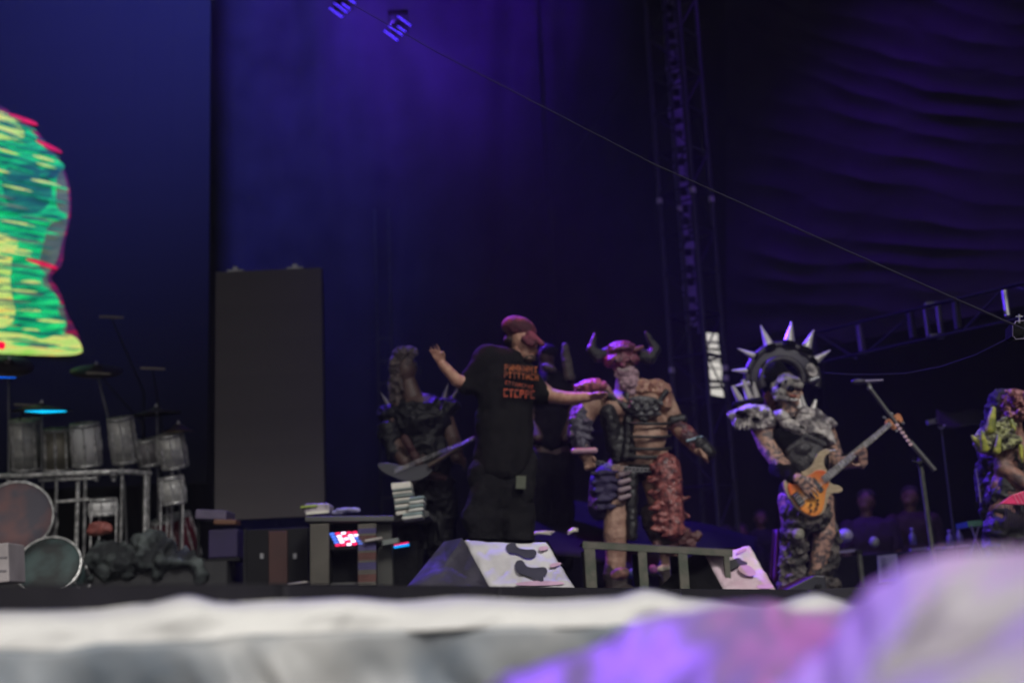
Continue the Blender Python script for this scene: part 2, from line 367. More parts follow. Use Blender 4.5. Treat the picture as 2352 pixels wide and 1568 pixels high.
def wash(name_, c, target, power, col, angle, soft=.3):
    ld = bpy.data.lights.new(name_, 'SPOT'); o = bpy.data.objects.new(name_, ld); C.objects.link(o)
    ld.energy = power; ld.color = col; ld.shadow_soft_size = soft; ld.spot_size = math.radians(angle); ld.spot_blend = 1
    o.location = c; o.rotation_euler = (Vector(target)-Vector(c)).to_track_quat('-Z', 'Y').to_euler(); return o
wash('blue_wash', (-3.2, 10.5, 12.2), at(330, 250, 18), 9500, (.12, .13, 1.0), 80, .5)
wash('violet_wash', (-.6, 12.6, 12.6), at(960, -60, 18), 6400, (.15, .02, 1.0), 66, .5)
wash('purple_wash', (3.0, 12.2, 12.4), at(1950, 500, 14), 2300, (.19, .02, 1.0), 56, .4)
wash('magenta_wash', (-2.2, 12.0, 9.5), at(1340, 860, 10.3), 1800, (1.0, .08, .55), 22, .2)
wash('side_violet_wash', (-2.0, 12.8, 8.5), at(1800, 900, 11), 5200, (.14, .04, 1.0), 17, .15)
wash('front_violet_wash', (-1.6, 8.5, 8.5), at(1500, 1500, 1.5), 5600, (.30, .08, 1.0), 5.5, .12)
wash('front_magenta_wash', (3.4, 9.0, 8.0), at(1850, 1400, 1.6), 1300, (.75, .05, .6), 4, .1)
wash('front_lilac_wash', (1.4, 9.0, 9.0), at(2250, 1400, 1.1), 90, (.5, .2, 1.0), 5, .15)

# ------------------------------------------------------------------ truss tower
T = 14.0
zb, zt = 1.5, 12.9
cs = [at(1532, 700, T), at(1578, 700, T+.3), at(1612, 700, T-.3), at(1654, 700, T)]
root = thing('truss_tower', 'tall aluminium truss tower with ladder rungs left of the bassist', 'truss tower', Vector((cs[1].x, T, zb)))
tr = mat('tower_metal', (.035, .034, .04), .5, .5)
for c in cs:
    g = MB(); g.cone((c.x, c.y, zb), (c.x, c.y, zt), .024, .024, 10); obj('chord', g, tr, root)
order = [(0, 2), (2, 3), (3, 1), (1, 0)]
rung_z = [zb + .25 + .48*i for i in range(23)]
for i, z in enumerate(rung_z):
    for (a, b) in order:
        A, B = cs[a], cs[b]; g = MB(); g.cone((A.x, A.y, z), (B.x, B.y, z), .012, .012, 6); obj('rung', g, darksteel, root)
        if (a, b) in ((0, 2), (2, 3)):
            g = MB(); g.cone((A.x, A.y, z if i % 2 else z+.48), (B.x, B.y, z+.48 if i % 2 else z), .010, .010, 6); obj('brace', g, darksteel, root)
for px, py, k in ((1515,462,0),(1560,480,1),(1593,437,2),(1630,458,3),(1545,850,0),(1672,845,3),(1675,868,3)):
    c = cs[k]; z = at(px, py, c.y).z; g = MB(); g.cone((c.x, c.y, z-.03), (c.x, c.y, z+.03), .034, .034, 10); obj('coupler', g, mat('pale_coupler', (.4, .38, .33), .5, .2), root)
# pale strip behind the tower, added for the dim light of the curtain gap
root = thing('gap_light_strip', 'narrow pale strip inside the truss tower, added for dim light in the curtain gap', 'pale strip', at(1640, 900, 14.9))
gap_pale = mat('pale_gap_light', (.20, .17, .24), .8)
for k in range(46):
    z = at(1640, 765, 14.9).z + .15 + k*.19
    x = cs[2].x + .055
    if z > 12.4: break
    hgt = (.11, .08, .13, .05)[k % 4]
    g = MB(); g.box((x + .02*math.sin(k*1.7), 14.9, z), (.10 + .03*((k*7) % 3), .02, hgt)); obj('strip_piece', g, gap_pale, root)
for s in (-.07, .07):
    g = MB(); g.cone((cs[2].x+.055+s, 14.9, at(1640, 765, 14.9).z), (cs[2].x+.055+s, 14.9, 12.6), .008, .008, 6); obj('strap', g, gap_pale, root)
# bars crossing the daylight gap
gapo = thing('cross_bars', 'dark bars crossing the bright daylight gap in the back curtain', 'bars', at(1645, 840, 17.3))
for (y, t_, sl) in ((785,5,3),(801,5.5,3),(815,6,5),(828,2.4,2),(845,1.6,2),(874,8,4),(890,7,-2)):
    g = MB(); a = at(1608, y, 17.3); b = at(1690, y+sl, 17.3); g.box((a+b)/2, ((b-a).length, .03, t_*17.3/F), Matrix.Rotation(-(b-a).to_2d().angle_signed(Vector((1,0))) if False else -math.atan2(b.z-a.z, b.x-a.x), 3, 'Y')); obj('bar', g, black, gapo)
for pts in ([(1664,792),(1664,812),(1646,800)], [(1615,806),(1634,812),(1618,828)], [(1670,858),(1668,872),(1652,866)], [(1618,835),(1636,846),(1620,850)], [(1665,815),(1660,838),(1650,828)], [(1618,868),(1634,858),(1626,866)]):
    g = MB(); g.prism([at(x, y, 17.35) for x, y in pts], (0, .01, 0)); obj('torn_flap', g, black, gapo)

# faint second tower and bare pole deeper in the stage
root = thing('truss_tower', 'faint distant truss tower behind the man in the black cap', 'truss tower', at(893, 1200, 16.5))
for dx in (-.09, .09):
    b = at(893, 1200, 16.5); g = MB(); g.cone((b.x+dx, 16.5, .65), (b.x+dx, 16.5, at(893, 480, 16.5).z), .014, .014, 8); obj('chord', g, steel, root)
b = at(893, 1200, 16.5)
for k in range(14):
    z = 1.2 + k*.3
    g = MB(); g.box((b.x, 16.5, z), (.18, .02, .016)); obj('rung', g, steel, root)
g = MB(); b = at(1262, 500, 16.8); g.cone((b.x, 16.8, .65), (b.x, 16.8, 11), .03, .03, 10)
tag(obj('scaffold_pole', g, darksteel), 'thin dark vertical pole rising behind the capped man', 'pole')
# cables
def sag(a, b, s, n=24): return [a.lerp(b, i/n) + Vector((0, 0, -4*s*(i/n)*(1-i/n))) for i in range(n+1)]
cab = mat('steel_cable', (.03, .025, .05), .8, 0, nscale=300, col2=(.02, .018, .03), spec=.15)
g = MB(); g.tube([at(560,-130,6.2), at(1000,118,6.4), at(1500,376,6.8), at(1950,578,7.1), at(2352,756,7.36), at(2560,848,7.4)], [.0025,.003,.004,.005,.0065,.007], 8)
tag(obj('steel_cable', g, cab), 'long thin steel cable running diagonally down to the right bracket', 'cable')
g = MB(); g.tube([at(1888,855,9.6), at(1940,859,9.4), at(2000,860,9.2), at(2080,857,9), at(2160,842,8.6), at(2240,815,8.2), at(2300,785,7.8), at(2330,768,7.5)], .0035, 6)
tag(obj('hanging_wire', g, cab), 'thin pale wire sagging from the bracket toward the bassist', 'wire')
g = MB(); g.tube(sag(at(1205,1003,12), at(1400,985,12), .02), .003, 6)
tag(obj('hanging_wire', g, cab), 'short faint wire behind the capped man at waist height', 'wire')
g = MB(); g.tube([at(1450,165,15), at(1260,430,15.5), at(1075,705,16)], .012, 6); tag(obj('guy_line', g, darksteel), 'faint dark guy line slanting from the tower top to the left', 'cable')
# bracket at the right edge
root = thing('truss_bracket', 'small square metal bracket holding the cable at the right edge', 'bracket', at(2338, 780, 7.4))
P = [(2326,745),(2332,742),(2332,738),(2352,736),(2353,741),(2358,744),(2359,770),(2354,771),(2352,777),(2333,779),(2330,774),(2326,772)]
g = MB(); q = [at(x, y, 7.38) for x, y in P]; g.tube(q+[q[0]], .0022, 6); obj('rim', g, mat('bracket_rim', (.4, .34, .5), .4, .6), root)
g = MB(); g.prism([at(x, y, 7.4) for x, y in P], (0, .12, 0)); obj('body', g, black, root)
g = MB(); g.cone(at(2341,722,7.4), at(2341,742,7.4), .006, .006, 8); g.cone(at(2333,727,7.4), at(2349,727,7.4), .005, .005, 8); obj('bolt', g, alum, root)

# ------------------------------------------------------------------ side truss, receding from right to the bassist
def tp(px, py):   # distance along the truss
    k = (2400-px)/(2400-1700); return at(px, py, 9.5 + 5.5*k)
root = thing('side_truss', 'long horizontal black truss under the side curtain at the right', 'truss', tp(2000, 800))
for (a, b, r) in (((1700,806),(2460,624),.016), ((1700,872),(2460,706),.016)):
    g = MB(); A, B = tp(*a), tp(*b); g.cone(A, B, r, r, 10); obj('chord', g, mat('truss_black', (.008, .007, .010), .8, .0, spec=.05), root)
for (x, y0, y1, r, m_) in ((1873,767,838,.026,darksteel),(1975,740,808,.035,mat('upright_grey', (.035,.034,.033))),(2092,710,778,.035,darksteel),(2127,702,772,.022,mat('upright_grey', (.035,.034,.033))),(2156,694,766,.026,mat('upright_grey', (.035,.034,.033))),(2196,684,758,.035,darksteel),(2308,660,726,.022,alum)):
    g = MB(); A = tp(x-3, y0); B = tp(x+6, y1); g.cone(A, B, r, r, 10); obj('upright', g, m_, root)
for (a, b) in (((1880,770),(1970,825)),((1985,815),(2080,735)),((2215,758),(2300,668)),((2318,655),(2440,690))):
    g = MB(); g.cone(tp(*a), tp(*b), .012, .012, 8); obj('diagonal', g, darksteel, root)
for (x, y) in ((2140,700),(2152,772)):
    g = MB(); g.box(tp(x, y), (.12, .06, .04)); obj('clamp', g, alum, root)
# cloth awning glimpsed behind the microphone stand
g = MB(); g.grid(lambda u, v: at(2150+u*170, 940 + 22*v*1.6 + 14*u + 6*math.sin(u*9), 14.5 - v*.2), 20, 4)
tag(obj('hanging_cloth', g, mat('grey_cloth', (.03, .03, .027), .9), solid=.006), 'short grey-green cloth hanging in the dark right wing', 'cloth')

# ------------------------------------------------------------------ drum kit
def drum(px, py, Y, rad, depth, label, shellm, axis=(0, -.85, .5), group='silver shelled drums of the kit', legs=False, headm=None):
    c = at(px, py, Y); ax = Vector(axis).normalized(); z0 = 1.5
    root = thing('drum', label, 'drum', Vector((c.x, c.y, z0)), group)
    obj('shell', MB().lathe(c, -ax, [(rad*.98, 0), (rad, 0), (rad, depth), (rad*.98, depth)], 28), shellm, root)
    obj('drum_head', MB().lathe(c, ax, [(0, .012), (rad*.6, .012), (rad*.96, .008), (rad*.98, 0)], 28), headm or mat('drum_head', (.38, .375, .37), .6, nscale=5), root)
    for h in (0, -depth+.01):
        obj('hoop', MB().lathe(c + ax*h, ax, [(rad*1.0, -.012), (rad*1.05, -.012), (rad*1.05, .02), (rad*1.0, .02)], 28), chrome, root)
    x, y = MB().frame(ax)
    for k in range(8):
        t = k*math.pi/4 + .2; p = c + (x*math.cos(t)+y*math.sin(t))*rad*1.03
        g = MB(); g.cone(p - ax*.02, p - ax*(depth-.02), .008, .008, 6); g.cone(p-ax*depth*.35, p-ax*depth*.65, .016, .016, 8); obj('lug', g, chrome, root)
    g = MB()
    if legs:
        for t in (.5, 2.6, 4.7):
            p = c + (x*math.cos(t)+y*math.sin(t))*rad*1.06; g.cone(p, (p.x, p.y, z0), .01, .01, 8)
    else:
        g.cone(c - ax*depth*.5 - Vector((0, 0, rad*.9)), (c.x, c.y+.1, z0), .016, .016, 8)
    obj('stand', g, chrome, root); return root
D = 13.0
drum(57, 968, D, .150, .50, 'leftmost silver rack tom with dark band above the chrome rail', shell, (.05, -.3, .95))
drum(130, 988, D, .140, .42, 'beige-banded silver rack tom second from the left', mat('champagne_shell', (.34, .31, .25), .4, .2), (.03, -.25, .96))
drum(194, 976, D-.1, .14, .42, 'bright white rack tom in the middle of the kit', mat('pale_shell', (.82, .81, .8), .4, nscale=5, col2=(.7,.7,.7)), (0, -.3, .95))
drum(276, 962, D, .125, .46, 'tall grey rack tom right of the white tom', shell, (-.05, -.3, .95))
drum(338, 1012, D+.2, .12, .26, 'small dark rack tom between the grey toms at the right of the kit', mat('smoke_shell', (.3, .28, .3), .4), (-.08, -.3, .95))
drum(390, 1000, D, .13, .34, 'rightmost grey tom at the edge of the kit', shell, (-.1, -.3, .95))
drum(392, 1098, D-.2, .12, .26, 'small pale floor tom below the rightmost tom', shell, (-.1, -.2, .97), legs=True)
drum(392, 1190, D+.3, .2, .45, 'dark red floor tom at the right of the kit', mat('red_shell', (.16, .01, .03), .45, nscale=5), (-.2, -.3, .95), legs=True)
drum(236, 1148, D-.5, .13, .15, 'small white snare drum under the chrome rail', mat('pale_shell', (.62, .61, .6)), (0, -.15, .98), legs=True)
drum(38, 1185, D-.7, .33, .4, 'large bass drum with a dull pink head at the left edge', mat('bass_shell', (.12, .1, .11), .4), (.25, -.95, .12), group='large bass drums at the left', headm=mat('pink_head', (.22, .12, .125), .7, nscale=4, col2=(.11, .10, .13)))
drum(112, 1300, D-2.2, .26, .4, 'dark teal bass drum head low at the left edge', mat('teal_shell', (.05, .08, .08), .4), (.1, -.9, .4), group='large bass drums at the left', headm=mat('teal_head', (.035, .06, .06), .7, nscale=4, col2=(.01, .014, .015)))
# chrome rail
root = thing('drum_rack', 'curved chrome drum rack rail running under the toms', 'drum rack', at(180, 1200, D-.35))
g = MB(); g.tube([at(-40,1094,D-.35), at(60,1092,D-.4), at(140,1088,D-.42), at(225,1084,D-.4), at(300,1083,D-.3), at(345,1087,D-.1)], .026, 12); obj('rail', g, chrome, root)
g = MB(); g.tube([at(90,1102,D-.35), at(160,1100,D-.4), at(222,1098,D-.4)], .015, 10); obj('rail', g, chrome, root)
g = MB(); g.tube([at(130,1152,D-.6), at(205,1146,D-.6)], .016, 10); obj('rail', g, chrome, root)
for x in (20, 180, 335):
    b = at(x, 1090, D-.35); g = MB(); g.cone(b, (b.x, b.y, 1.5), .02, .02, 10); obj('leg', g, chrome, root)
for x in (60, 150, 222, 262):
    b = at(x, 1090, D-.38); g = MB(); g.cone(b-Vector((.03,0,0)), b+Vector((.03,0,0)), .036, .036, 12); g.box(b-Vector((0,0,.04)), (.03,.03,.05)); obj('clamp', g, alum, root)
# cymbals on stands
def cymbal(px, py, Y, rad, tilt, label, m, sx=0, base=None):
    c = at(px, py, Y); root = thing('cymbal', label, 'cymbal', Vector((c.x+sx, c.y+.15, 1.5)), 'cymbals of the drum kit')
    ax = Vector(tilt).normalized()
    o = obj('plate', MB().lathe(c, ax, [(0, .055), (.02, .055), (.05, .04), (.065, .02), (rad*.6, .006), (rad, -.02), (rad, -.024), (rad*.6, .002), (.05, .03), (0, .045)], 40), m, root)
    g = MB(); g.cone(c - ax*.04, c + ax*.09, .01, .008, 8); g.cone(c+ax*.05, c+ax*.07, .02, .02, 10); obj('wing_nut', g, chrome, root)
    b = Vector((c.x+sx, c.y+.15, 1.52)); k = Vector((c.x + sx*.8, c.y+.12, 1.5 + (c.z-1.5)*.55))
    g = MB(); g.cone(c-ax*.03, k, .01, .012, 8); g.cone(k, b, .014, .014, 8); obj('stand', g, alum, root)
    g = MB()
    for t in (0, 2.1, 4.2): g.cone(b+Vector((0,0,.35)), b+Vector((math.cos(t)*.3, math.sin(t)*.3, -.02)), .009, .009, 8)
    obj('tripod', g, alum, root); return root
dkc = mat('dark_cymbal', (.04, .028, .04), .5, .6, nscale=6, col2=(.05, .04, .05))
brz = mat('bronze_cymbal', (.5, .36, .18), .3, 1, nscale=8, col2=(.3, .2, .12))
cymbal(96, 938, 12.7, .30, (.02, -.12, 1), 'wide dark cymbal with a cyan gleam above the left toms', dkc)
cymbal(222, 848, 13.2, .27, (.12, -.5, 1), 'dark purple cymbal tilted high above the middle toms', dkc, sx=.35)
cymbal(20, 836, 12.9, .25, (.3, -.7, 1), 'dark cymbal hanging in front of the left edge of the screen', dkc)
cymbal(360, 946, 13.2, .26, (-.05, -.1, 1), 'thin dark cymbal above the rightmost toms', dkc)
cymbal(410, 986, 13.0, .16, (.0, -.12, 1), 'small splash cymbal at the right end of the kit', brz)
cyan = mat('cyan_glint', (.02,.1,.1), emit=(.0, .5, .9), estr=1.6)
root = thing('cymbal_glint', 'short glowing cyan tube drawn in for the reflection on the left cymbal', 'light strip', at(110, 945, 12.3))  # glowing tube stands in for the cyan reflection on the cymbal
g = MB(); g.tube([at(58,944,12.35), at(100,945,12.3), at(152,944,12.35)], [.004,.014,.006], 8); obj('tube', g, cyan, root)
g = MB(); g.box(at(105, 951, 12.36), (.4, .03, .012)); obj('holder', g, black, root)
# microphones over the kit
for (x, y, X, Y_, lab) in ((225,857,330,975,'boom microphone slanting over the middle toms'),(255,728,330,900,'thin overhead microphone bar in front of the screen'),(350,846,372,980,'short microphone bar above the right cymbal'),(60,930,20,1020,'pale microphone arm above the left cymbal')):
    root = thing('boom_microphone', lab, 'microphone', Vector((at(X, Y_, D+.2).x, D+.2, 1.5)), 'microphones on booms over the drums')
    a = at(x, y, D-.1); b = at(X, Y_, D+.2)
    g = MB(); g.cone(a, b, .008, .01, 8); g.cone(b, (b.x, b.y, 1.5), .012, .014, 8); obj('stand', g, darksteel, root)
    g = MB(); g.cone(a+Vector((-.12, 0, .01)), a+Vector((.13, 0, -.012)), .014, .012, 10); obj('microphone', g, mat('mic_body', (.35, .3, .25), .4, .5), root)
g = MB(); g.cone(at(-6, 790, 12), at(10, 796, 12), .03, .03, 12); g.cone(at(-8, 868, 12), at(38, 868, 12), .004, .004, 6)
tag(obj('red_lamp', MB().cone(at(-8, 791, 12), at(8, 794, 12), .035, .035, 14), mat('red_led', (.2, 0, 0), emit=(1, .0, .05), estr=1.2)), 'small red lamp glowing at the left edge above the kit', 'lamp')
tag(obj('rim_glint', MB().cone(at(-8, 866, 12), at(36, 867, 12), .006, .004, 6), mat('blue_glow', (0, 0, .2), emit=(.0, .15, 1), estr=1.1)), 'thin glowing blue line drawn in for the cymbal rim at the left edge', 'light strip')  # glowing line added for the blue streak of the left cymbal
# drum riser dressing: mottled rocks
rock = mat('mottled_foam_rock', (.075, .09, .09), .85, nscale=5, col2=(.006, .008, .010), lo=.45, hi=.66, bump=.8, bscale=14)
for (x, y, rx, rz, lab) in ((250,1290,64,46,'widest mottled dark prop rock in front of the drums'),(345,1275,58,52,'tallest mottled prop rock in front of the red floor tom'),(430,1300,44,40,'small mottled prop rock at the right of the drums'),(170,1318,50,30,'low dark prop rock beside the teal bass drum')):
    f = Fig(11.3); f.e((x, y), rx, rz, 50); f.e((x+rx*.5, y+8, -.1), rx*.55, rz*.8, 30); f.e((x-rx*.4, y-6, -.1), rx*.5, rz*.7, 30)
    f.c((x-rx*.6, y+30), (x+rx*.6, y+34), 26)
    o = blob('prop_rock', f.mb, .03, rock, rough=(.10, 5, 'r')); tag(o, lab, 'prop rock', 'foam rocks dressing the drum riser')
f = Fig(11.2); f.e((232, 1212), 30, 16, 16, 8); f.e((215, 1218), 18, 12)
tag(blob('prop_flesh', f.mb, .012, mat('dull_red', (.26, .07, .06), .6, nscale=10), rough=(.01, 20, 'n')), 'dull red fleshy prop lying on the rocks below the drums', 'prop')
# rocks' platform
g = MB(); g.box(at(190, 1350, 12.4)+Vector((0, 0, 0)), (3.3, 2.4, .5)); o = obj('drum_riser', g, mat('riser', (.03, .03, .033), .8), bevel=.01); o.location.z = 1.5+.25-at(190,1350,12.4).z+.002
tag(o, 'low black riser carrying the drum kit', 'riser')
# white box bottom-left
root = thing('floor_box', 'small pale pink-white box at the left edge in front of the kit', 'box', at(10, 1345, 9))
c = at(8, 1296, 9); g = MB(); g.box(c, (.19, .3, .27), rotY(-4)); obj('carton', g, mat('pinkish_white', (.4, .36, .37), .7, nscale=4), root, bevel=.01)
for k in (-.05, .04): g = MB(); g.box(c+Vector((0, -.153, k)), (.17, .004, .012)); obj('label_strip', g, mat('grey_print', (.2, .18, .2)), root)

# ------------------------------------------------------------------ equipment desk with racks
Q = 10.2
def bxp(g, x0, y0, x1, y1, Y, dep, R=None):
    a = at(x0, (y0+y1)/2, Y); b = at(x1, (y0+y1)/2, Y); c0 = at((x0+x1)/2, y0, Y); c1 = at((x0+x1)/2, y1, Y); c = at((x0+x1)/2, (y0+y1)/2, Y)
    g.box(c + Vector((0, dep/2, 0)), (b.x-a.x, dep, c0.z-c1.z), R); return g
root = thing('equipment_desk', 'long grey-topped equipment desk on two louvred legs with lights', 'desk', at(785, 1350, Q))
grey = mat('desk_grey', (.07, .07, .07), .6, nscale=5)
g = MB(); bxp(g, 700, 1184, 905, 1197, Q, .7, rotY(2.2)); obj('desktop', g, grey, root, bevel=.008)
g = MB(); bxp(g, 905, 1178, 985, 1192, Q+.1, .6, rotY(-6)); obj('side_shelf', g, grey, root, bevel=.008)
lv = mat('louvre_beige', (.17, .155, .13), .6, nscale=6); lvb = mat('louvre_violet', (.11, .09, .26), .6); lvr = mat('louvre_red', (.19, .075, .065), .6)
for (x0, x1, col) in ((712, 756, 0), (822, 864, 1)):
    g = MB(); bxp(g, x0, 1200, x1, 1350, Q+.035, .5); obj('leg_cabinet', g, black, root)
    n_ = 26
    for k in range(n_):
        y = 1203 + k*5.55; mm = lv
        if col:
            if k in (2, 3, 8, 9, 10, 16, 17, 18): mm = lvb
            if k in (5, 6, 12, 13, 14, 21, 22, 23): mm = lvr
        g = MB(); bxp(g, x0+.5, y, x1-.5, y+3.1, Q, .03); obj('louvre', g, mm, root)
g = MB(); bxp(g, 864, 1200, 900, 1350, Q+.1, .5); obj('side_panel', g, mat('panel_olive', (.045, .045, .04), .7), root)
g = MB(); bxp(g, 756, 1337, 822, 1346, Q+.1, .4); obj('bottom_rail', g, grey, root)
g = MB(); bxp(g, 757, 1198, 821, 1337, Q+.25, .4); obj('recess', g, black, root)
root = thing('rack_unit', 'rack unit with a glowing cluster of white, red and blue lights under the desk', 'rack unit', at(788, 1258, Q))
g = MB(); bxp(g, 758, 1220, 821, 1262, Q+.06, .25); obj('chassis', g, darksteel, root, bevel=.006)
wl = mat('led_pinkwhite', (.2,.1,.2), emit=(1, .75, 1), estr=2.4); rl = mat('led_red', (.2,0,0), emit=(1, .01, .12), estr=1.6); bl = mat('led_blue', (0,0,.2), emit=(.08, .22, 1), estr=1.3)
for r_ in range(5):
    for k in range(5):
        x = 762 + k*13 + r_*3.2 - 4; y = 1226 + r_*6.4 - k*.9
        mm = (bl if (k == 0 and r_ < 4) or (k == 4 and r_ > 1) else rl if (k + 2*r_) % 4 == 0 or (r_ in (0, 4) and k % 2) else wl)
        g = MB(); a = at(x, y, Q+.04); g.cone(a, a + Vector((.034, 0, .002)), .0085, .0085, 10); obj('indicator_light', g, mm, root)
root = thing('rack_unit', 'small dark unit with one bright blue light bar right of the desk', 'rack unit', at(922, 1345, Q+.2))
g = MB(); bxp(g, 896, 1240, 960, 1345, Q+.23, .4); obj('chassis', g, black, root, bevel=.01)
g = MB(); g.cone(at(905, 1256, Q+.2), at(940, 1250, Q+.2), .009, .009, 8); obj('light_bar', g, mat('led_sky', (0,.05,.2), emit=(.0, .35, 1), estr=1.3), root)
g = MB(); g.cone(at(905, 1251, Q+.2), at(938, 1245, Q+.2), .004, .004, 8); obj('light_bar', g, rl, root)
for (x0, y0, x1, y1, lab, c_) in ((838,1235,877,1241,'flat pale tray leaning on the right louvred leg',(.4,.36,.34)),(878,1237,915,1249,'flat grey-green tray right of the louvred leg',(.16,.18,.17)),(661,1336,704,1343,'pale flat strip lying on the deck left of the desk',(.34,.31,.3))):
    g = MB(); bxp(g, x0, y0, x1, y1, Q-.05, .12, rotY(-7)); tag(obj('tray', g, mat('tray%d' % x0 if False else 'tray_'+lab.split()[1], c_, .6), bevel=.004), lab, 'tray')
# things on the desk
root = thing('paper_stack', 'leaning stack of white paper bundles with grey gaps on the desk end', 'paper stack', at(925, 1182, Q))
R_ = random.Random(3)
ys = [1107, 1120, 1128, 1133, 1143, 1149, 1157, 1162, 1172]
for i, y in enumerate(ys):
    h_ = [14, 5, 4, 7, 5, 5, 6, 6, 8][i]; k = (y-1107)*.14
    mm = mat('paper_warm', (.66, .63, .56), .7, nscale=9) if i % 2 == 0 else mat('paper_grey', (.18, .22, .21), .7)
    g = MB(); bxp(g, 899+k*1.1+R_.uniform(-1, 2), y, 943+k*.7+R_.uniform(-2, 2), y+h_, Q-.02+R_.uniform(0, .02), .22, rotY(-4)); obj('bundle', g, mm, root, bevel=.003)
root = thing('towel_pile', 'pile of folded grey-green towels right of the paper stack', 'towels', at(958, 1190, Q))
for i, y in enumerate((1139, 1148, 1157, 1166, 1176, 1183)):
    mm = mat('towel_teal', (.22, .29, .29), .9, nscale=9, bump=.4) if i % 2 == 0 else mat('towel_white', (.6, .6, .56), .9, nscale=9, bump=.4)
    g = MB(); bxp(g, 940-i*.8 - (14 if i > 3 else 0), y, 975-i*.9, y+8, Q-.1, .25, rotY(-5)); obj('towel', g, mm, root, bevel=.012)
root = thing('gadget_case', 'small pale case with a lime green stripe on the left end of the desk', 'case', at(722, 1184, Q))
g = MB(); bxp(g, 697, 1155, 757, 1180, Q+.1, .25, rotY(1)); obj('body', g, mat('case_grey', (.34, .3, .33), .5, nscale=9, col2=(.12, .1, .13)), root, bevel=.02)
g = MB(); bxp(g, 703, 1173, 755, 1179, Q+.08, .04, rotY(-2)); obj('rim', g, mat('paper_warm', (.6, .58, .5)), root)
g = MB(); bxp(g, 690, 1160, 728, 1164, Q+.08, .04, rotY(-3)); obj('stripe', g, mat('lime', (.32, .42, .06), .5), root)
f = Fig(Q+.1); f.c((768,1176), (822,1171), 5.5); f.e((795,1170), 26, 6, 12); tag(blob('crumpled_cloth', f.mb, .01, mat('lilac_cloth', (.32, .3, .5), .8, nscale=8, bump=.5), rough=(.01, 18, 'n')), 'small crumpled lilac cloth on the middle of the desk', 'cloth')
# amplifier case left of the desk
root = thing('road_case', 'long black road case with a rust red door left of the desk', 'road case', at(650, 1350, Q+.6))
g = MB(); bxp(g, 560, 1212, 708, 1352, Q+.62, .6); obj('body', g, mat('case_black', (.006, .006, .007), .7, nscale=6, spec=.2), root, bevel=.01)
g = MB(); bxp(g, 617, 1218, 660, 1346, Q+.6, .03); obj('door', g, mat('rust_red', (.045, .010, .007), .6, nscale=5), root, bevel=.004)
for x in (562, 704): g = MB(); bxp(g, x-3, 1212, x+3, 1352, Q+.6, .04); obj('edge_trim', g, darksteel, root)
for x in (600, 676): g = MB(); bxp(g, x-3, 1270, x+5, 1282, Q+.6, .03); obj('latch', g, alum, root)
# lilac topped stool with violet front
root = thing('side_case', 'small case with lilac top, orange lip and deep violet front', 'case', at(505, 1300, Q+1))
g = MB(); bxp(g, 478, 1215, 545, 1280, Q+1, .4); obj('body', g, mat('deep_violet', (.016, .006, .06), .6, nscale=5), root, bevel=.01)
g = MB(); bxp(g, 448, 1170, 520, 1192, Q+1, .35, rotY(5)); obj('lid', g, mat('lilac', (.10, .08, .14), .6), root, bevel=.01)
g = MB(); bxp(g, 490, 1192, 542, 1204, Q+.97, .2, rotY(3)); obj('lip', g, mat('orange_lip', (.14, .06, .03), .6), root, bevel=.01)
g = MB(); bxp(g, 452, 1192, 458, 1300, Q+1.1, .03); obj('leg', g, darksteel, root)
g = MB(); bxp(g, 532, 1204, 538, 1300, Q+1.2, .03); obj('leg', g, darksteel, root)
g = MB(); bxp(g, 470, 1281, 550, 1288, Q+1, .4); obj('base', g, darksteel, root)

# ------------------------------------------------------------------ bench frame
Bn = 9.0
root = thing('steel_bench', 'low olive steel frame bench with four square legs in front of the singer', 'platform frame', at(1500, 1356, Bn))
ol = mat('olive_steel', (.105, .098, .078), .7, 0, nscale=9, col2=(.06, .07, .05), bump=.2)
def bar(a, b, h, dep, m=ol, name='rail'):
    A, B = at(*a, Bn), at(*b, Bn); hh = h*Bn/F; g = MB(); ang = math.atan2(B.z-A.z, B.x-A.x)
    g.box((A+B)/2 + Vector((0, dep/2, 0)), ((B-A).length, dep, hh), Matrix.Rotation(-ang, 3, 'Y')); return obj(name, g, m, root, bevel=.004)
bar((1338, 1251), (1683, 1270), 15, .06); bar((1338, 1243), (1683, 1262), 3, .55, mat('bench_top', (.06, .055, .05), .8), 'top_board')
for (x, w_) in ((1354, 25), (1475, 20), (1568, 21), (1669, 13)):
    g = MB(); A = at(x, 1256+(x-1338)*.055, Bn); ww = w_*Bn/F; g.box((A.x, Bn+.025, (A.z+1.5)/2), (ww, .045, A.z-1.5)); obj('leg', g, ol, root, bevel=.004)
    g = MB(); g.box((A.x, Bn+.53, (A.z+1.5)/2), (ww, .045, A.z-1.5)); obj('leg', g, darksteel, root)
g = MB(); A, B = at(1354, 1345, Bn), at(1669, 1345, Bn); g.box(((A.x+B.x)/2, Bn+.5, 1.53), (B.x-A.x, .05, .05)); obj('rail', g, darksteel, root)
# clutter behind the bench
cl = Fig(10.0)
for (x, y, rx, rz, c_, lab) in ((1425,1318,26,14,(.2,.09,.07),'dull red bag behind the left bay of the bench'),(1456,1315,18,12,(.05,.08,.28),'blue bag behind the left bay of the bench'),(1525,1305,18,9,(.34,.31,.24),'pale towel behind the middle bay of the bench'),(1500,1306,10,12,(.16,.04,.16),'small magenta pouch behind the bench')):
    cl.new(); cl.e((x, y), rx, rz, 12, -8); cl.e((x+rx*.4, y-3), rx*.5, rz*.8, 10)
    nm = lab.split()[1] if 'small' in lab else lab.split()[-0+1]; kind = 'towel' if 'towel' in lab else 'pouch' if 'pouch' in lab else 'bag'
    tag(blob(kind, cl.mb, .012, mat(kind+'_'+lab.split()[0]+lab.split()[1], c_, .7, nscale=14, col2=tuple(v*.3 for v in c_)), rough=(.012, 14, 'n')), lab, kind)
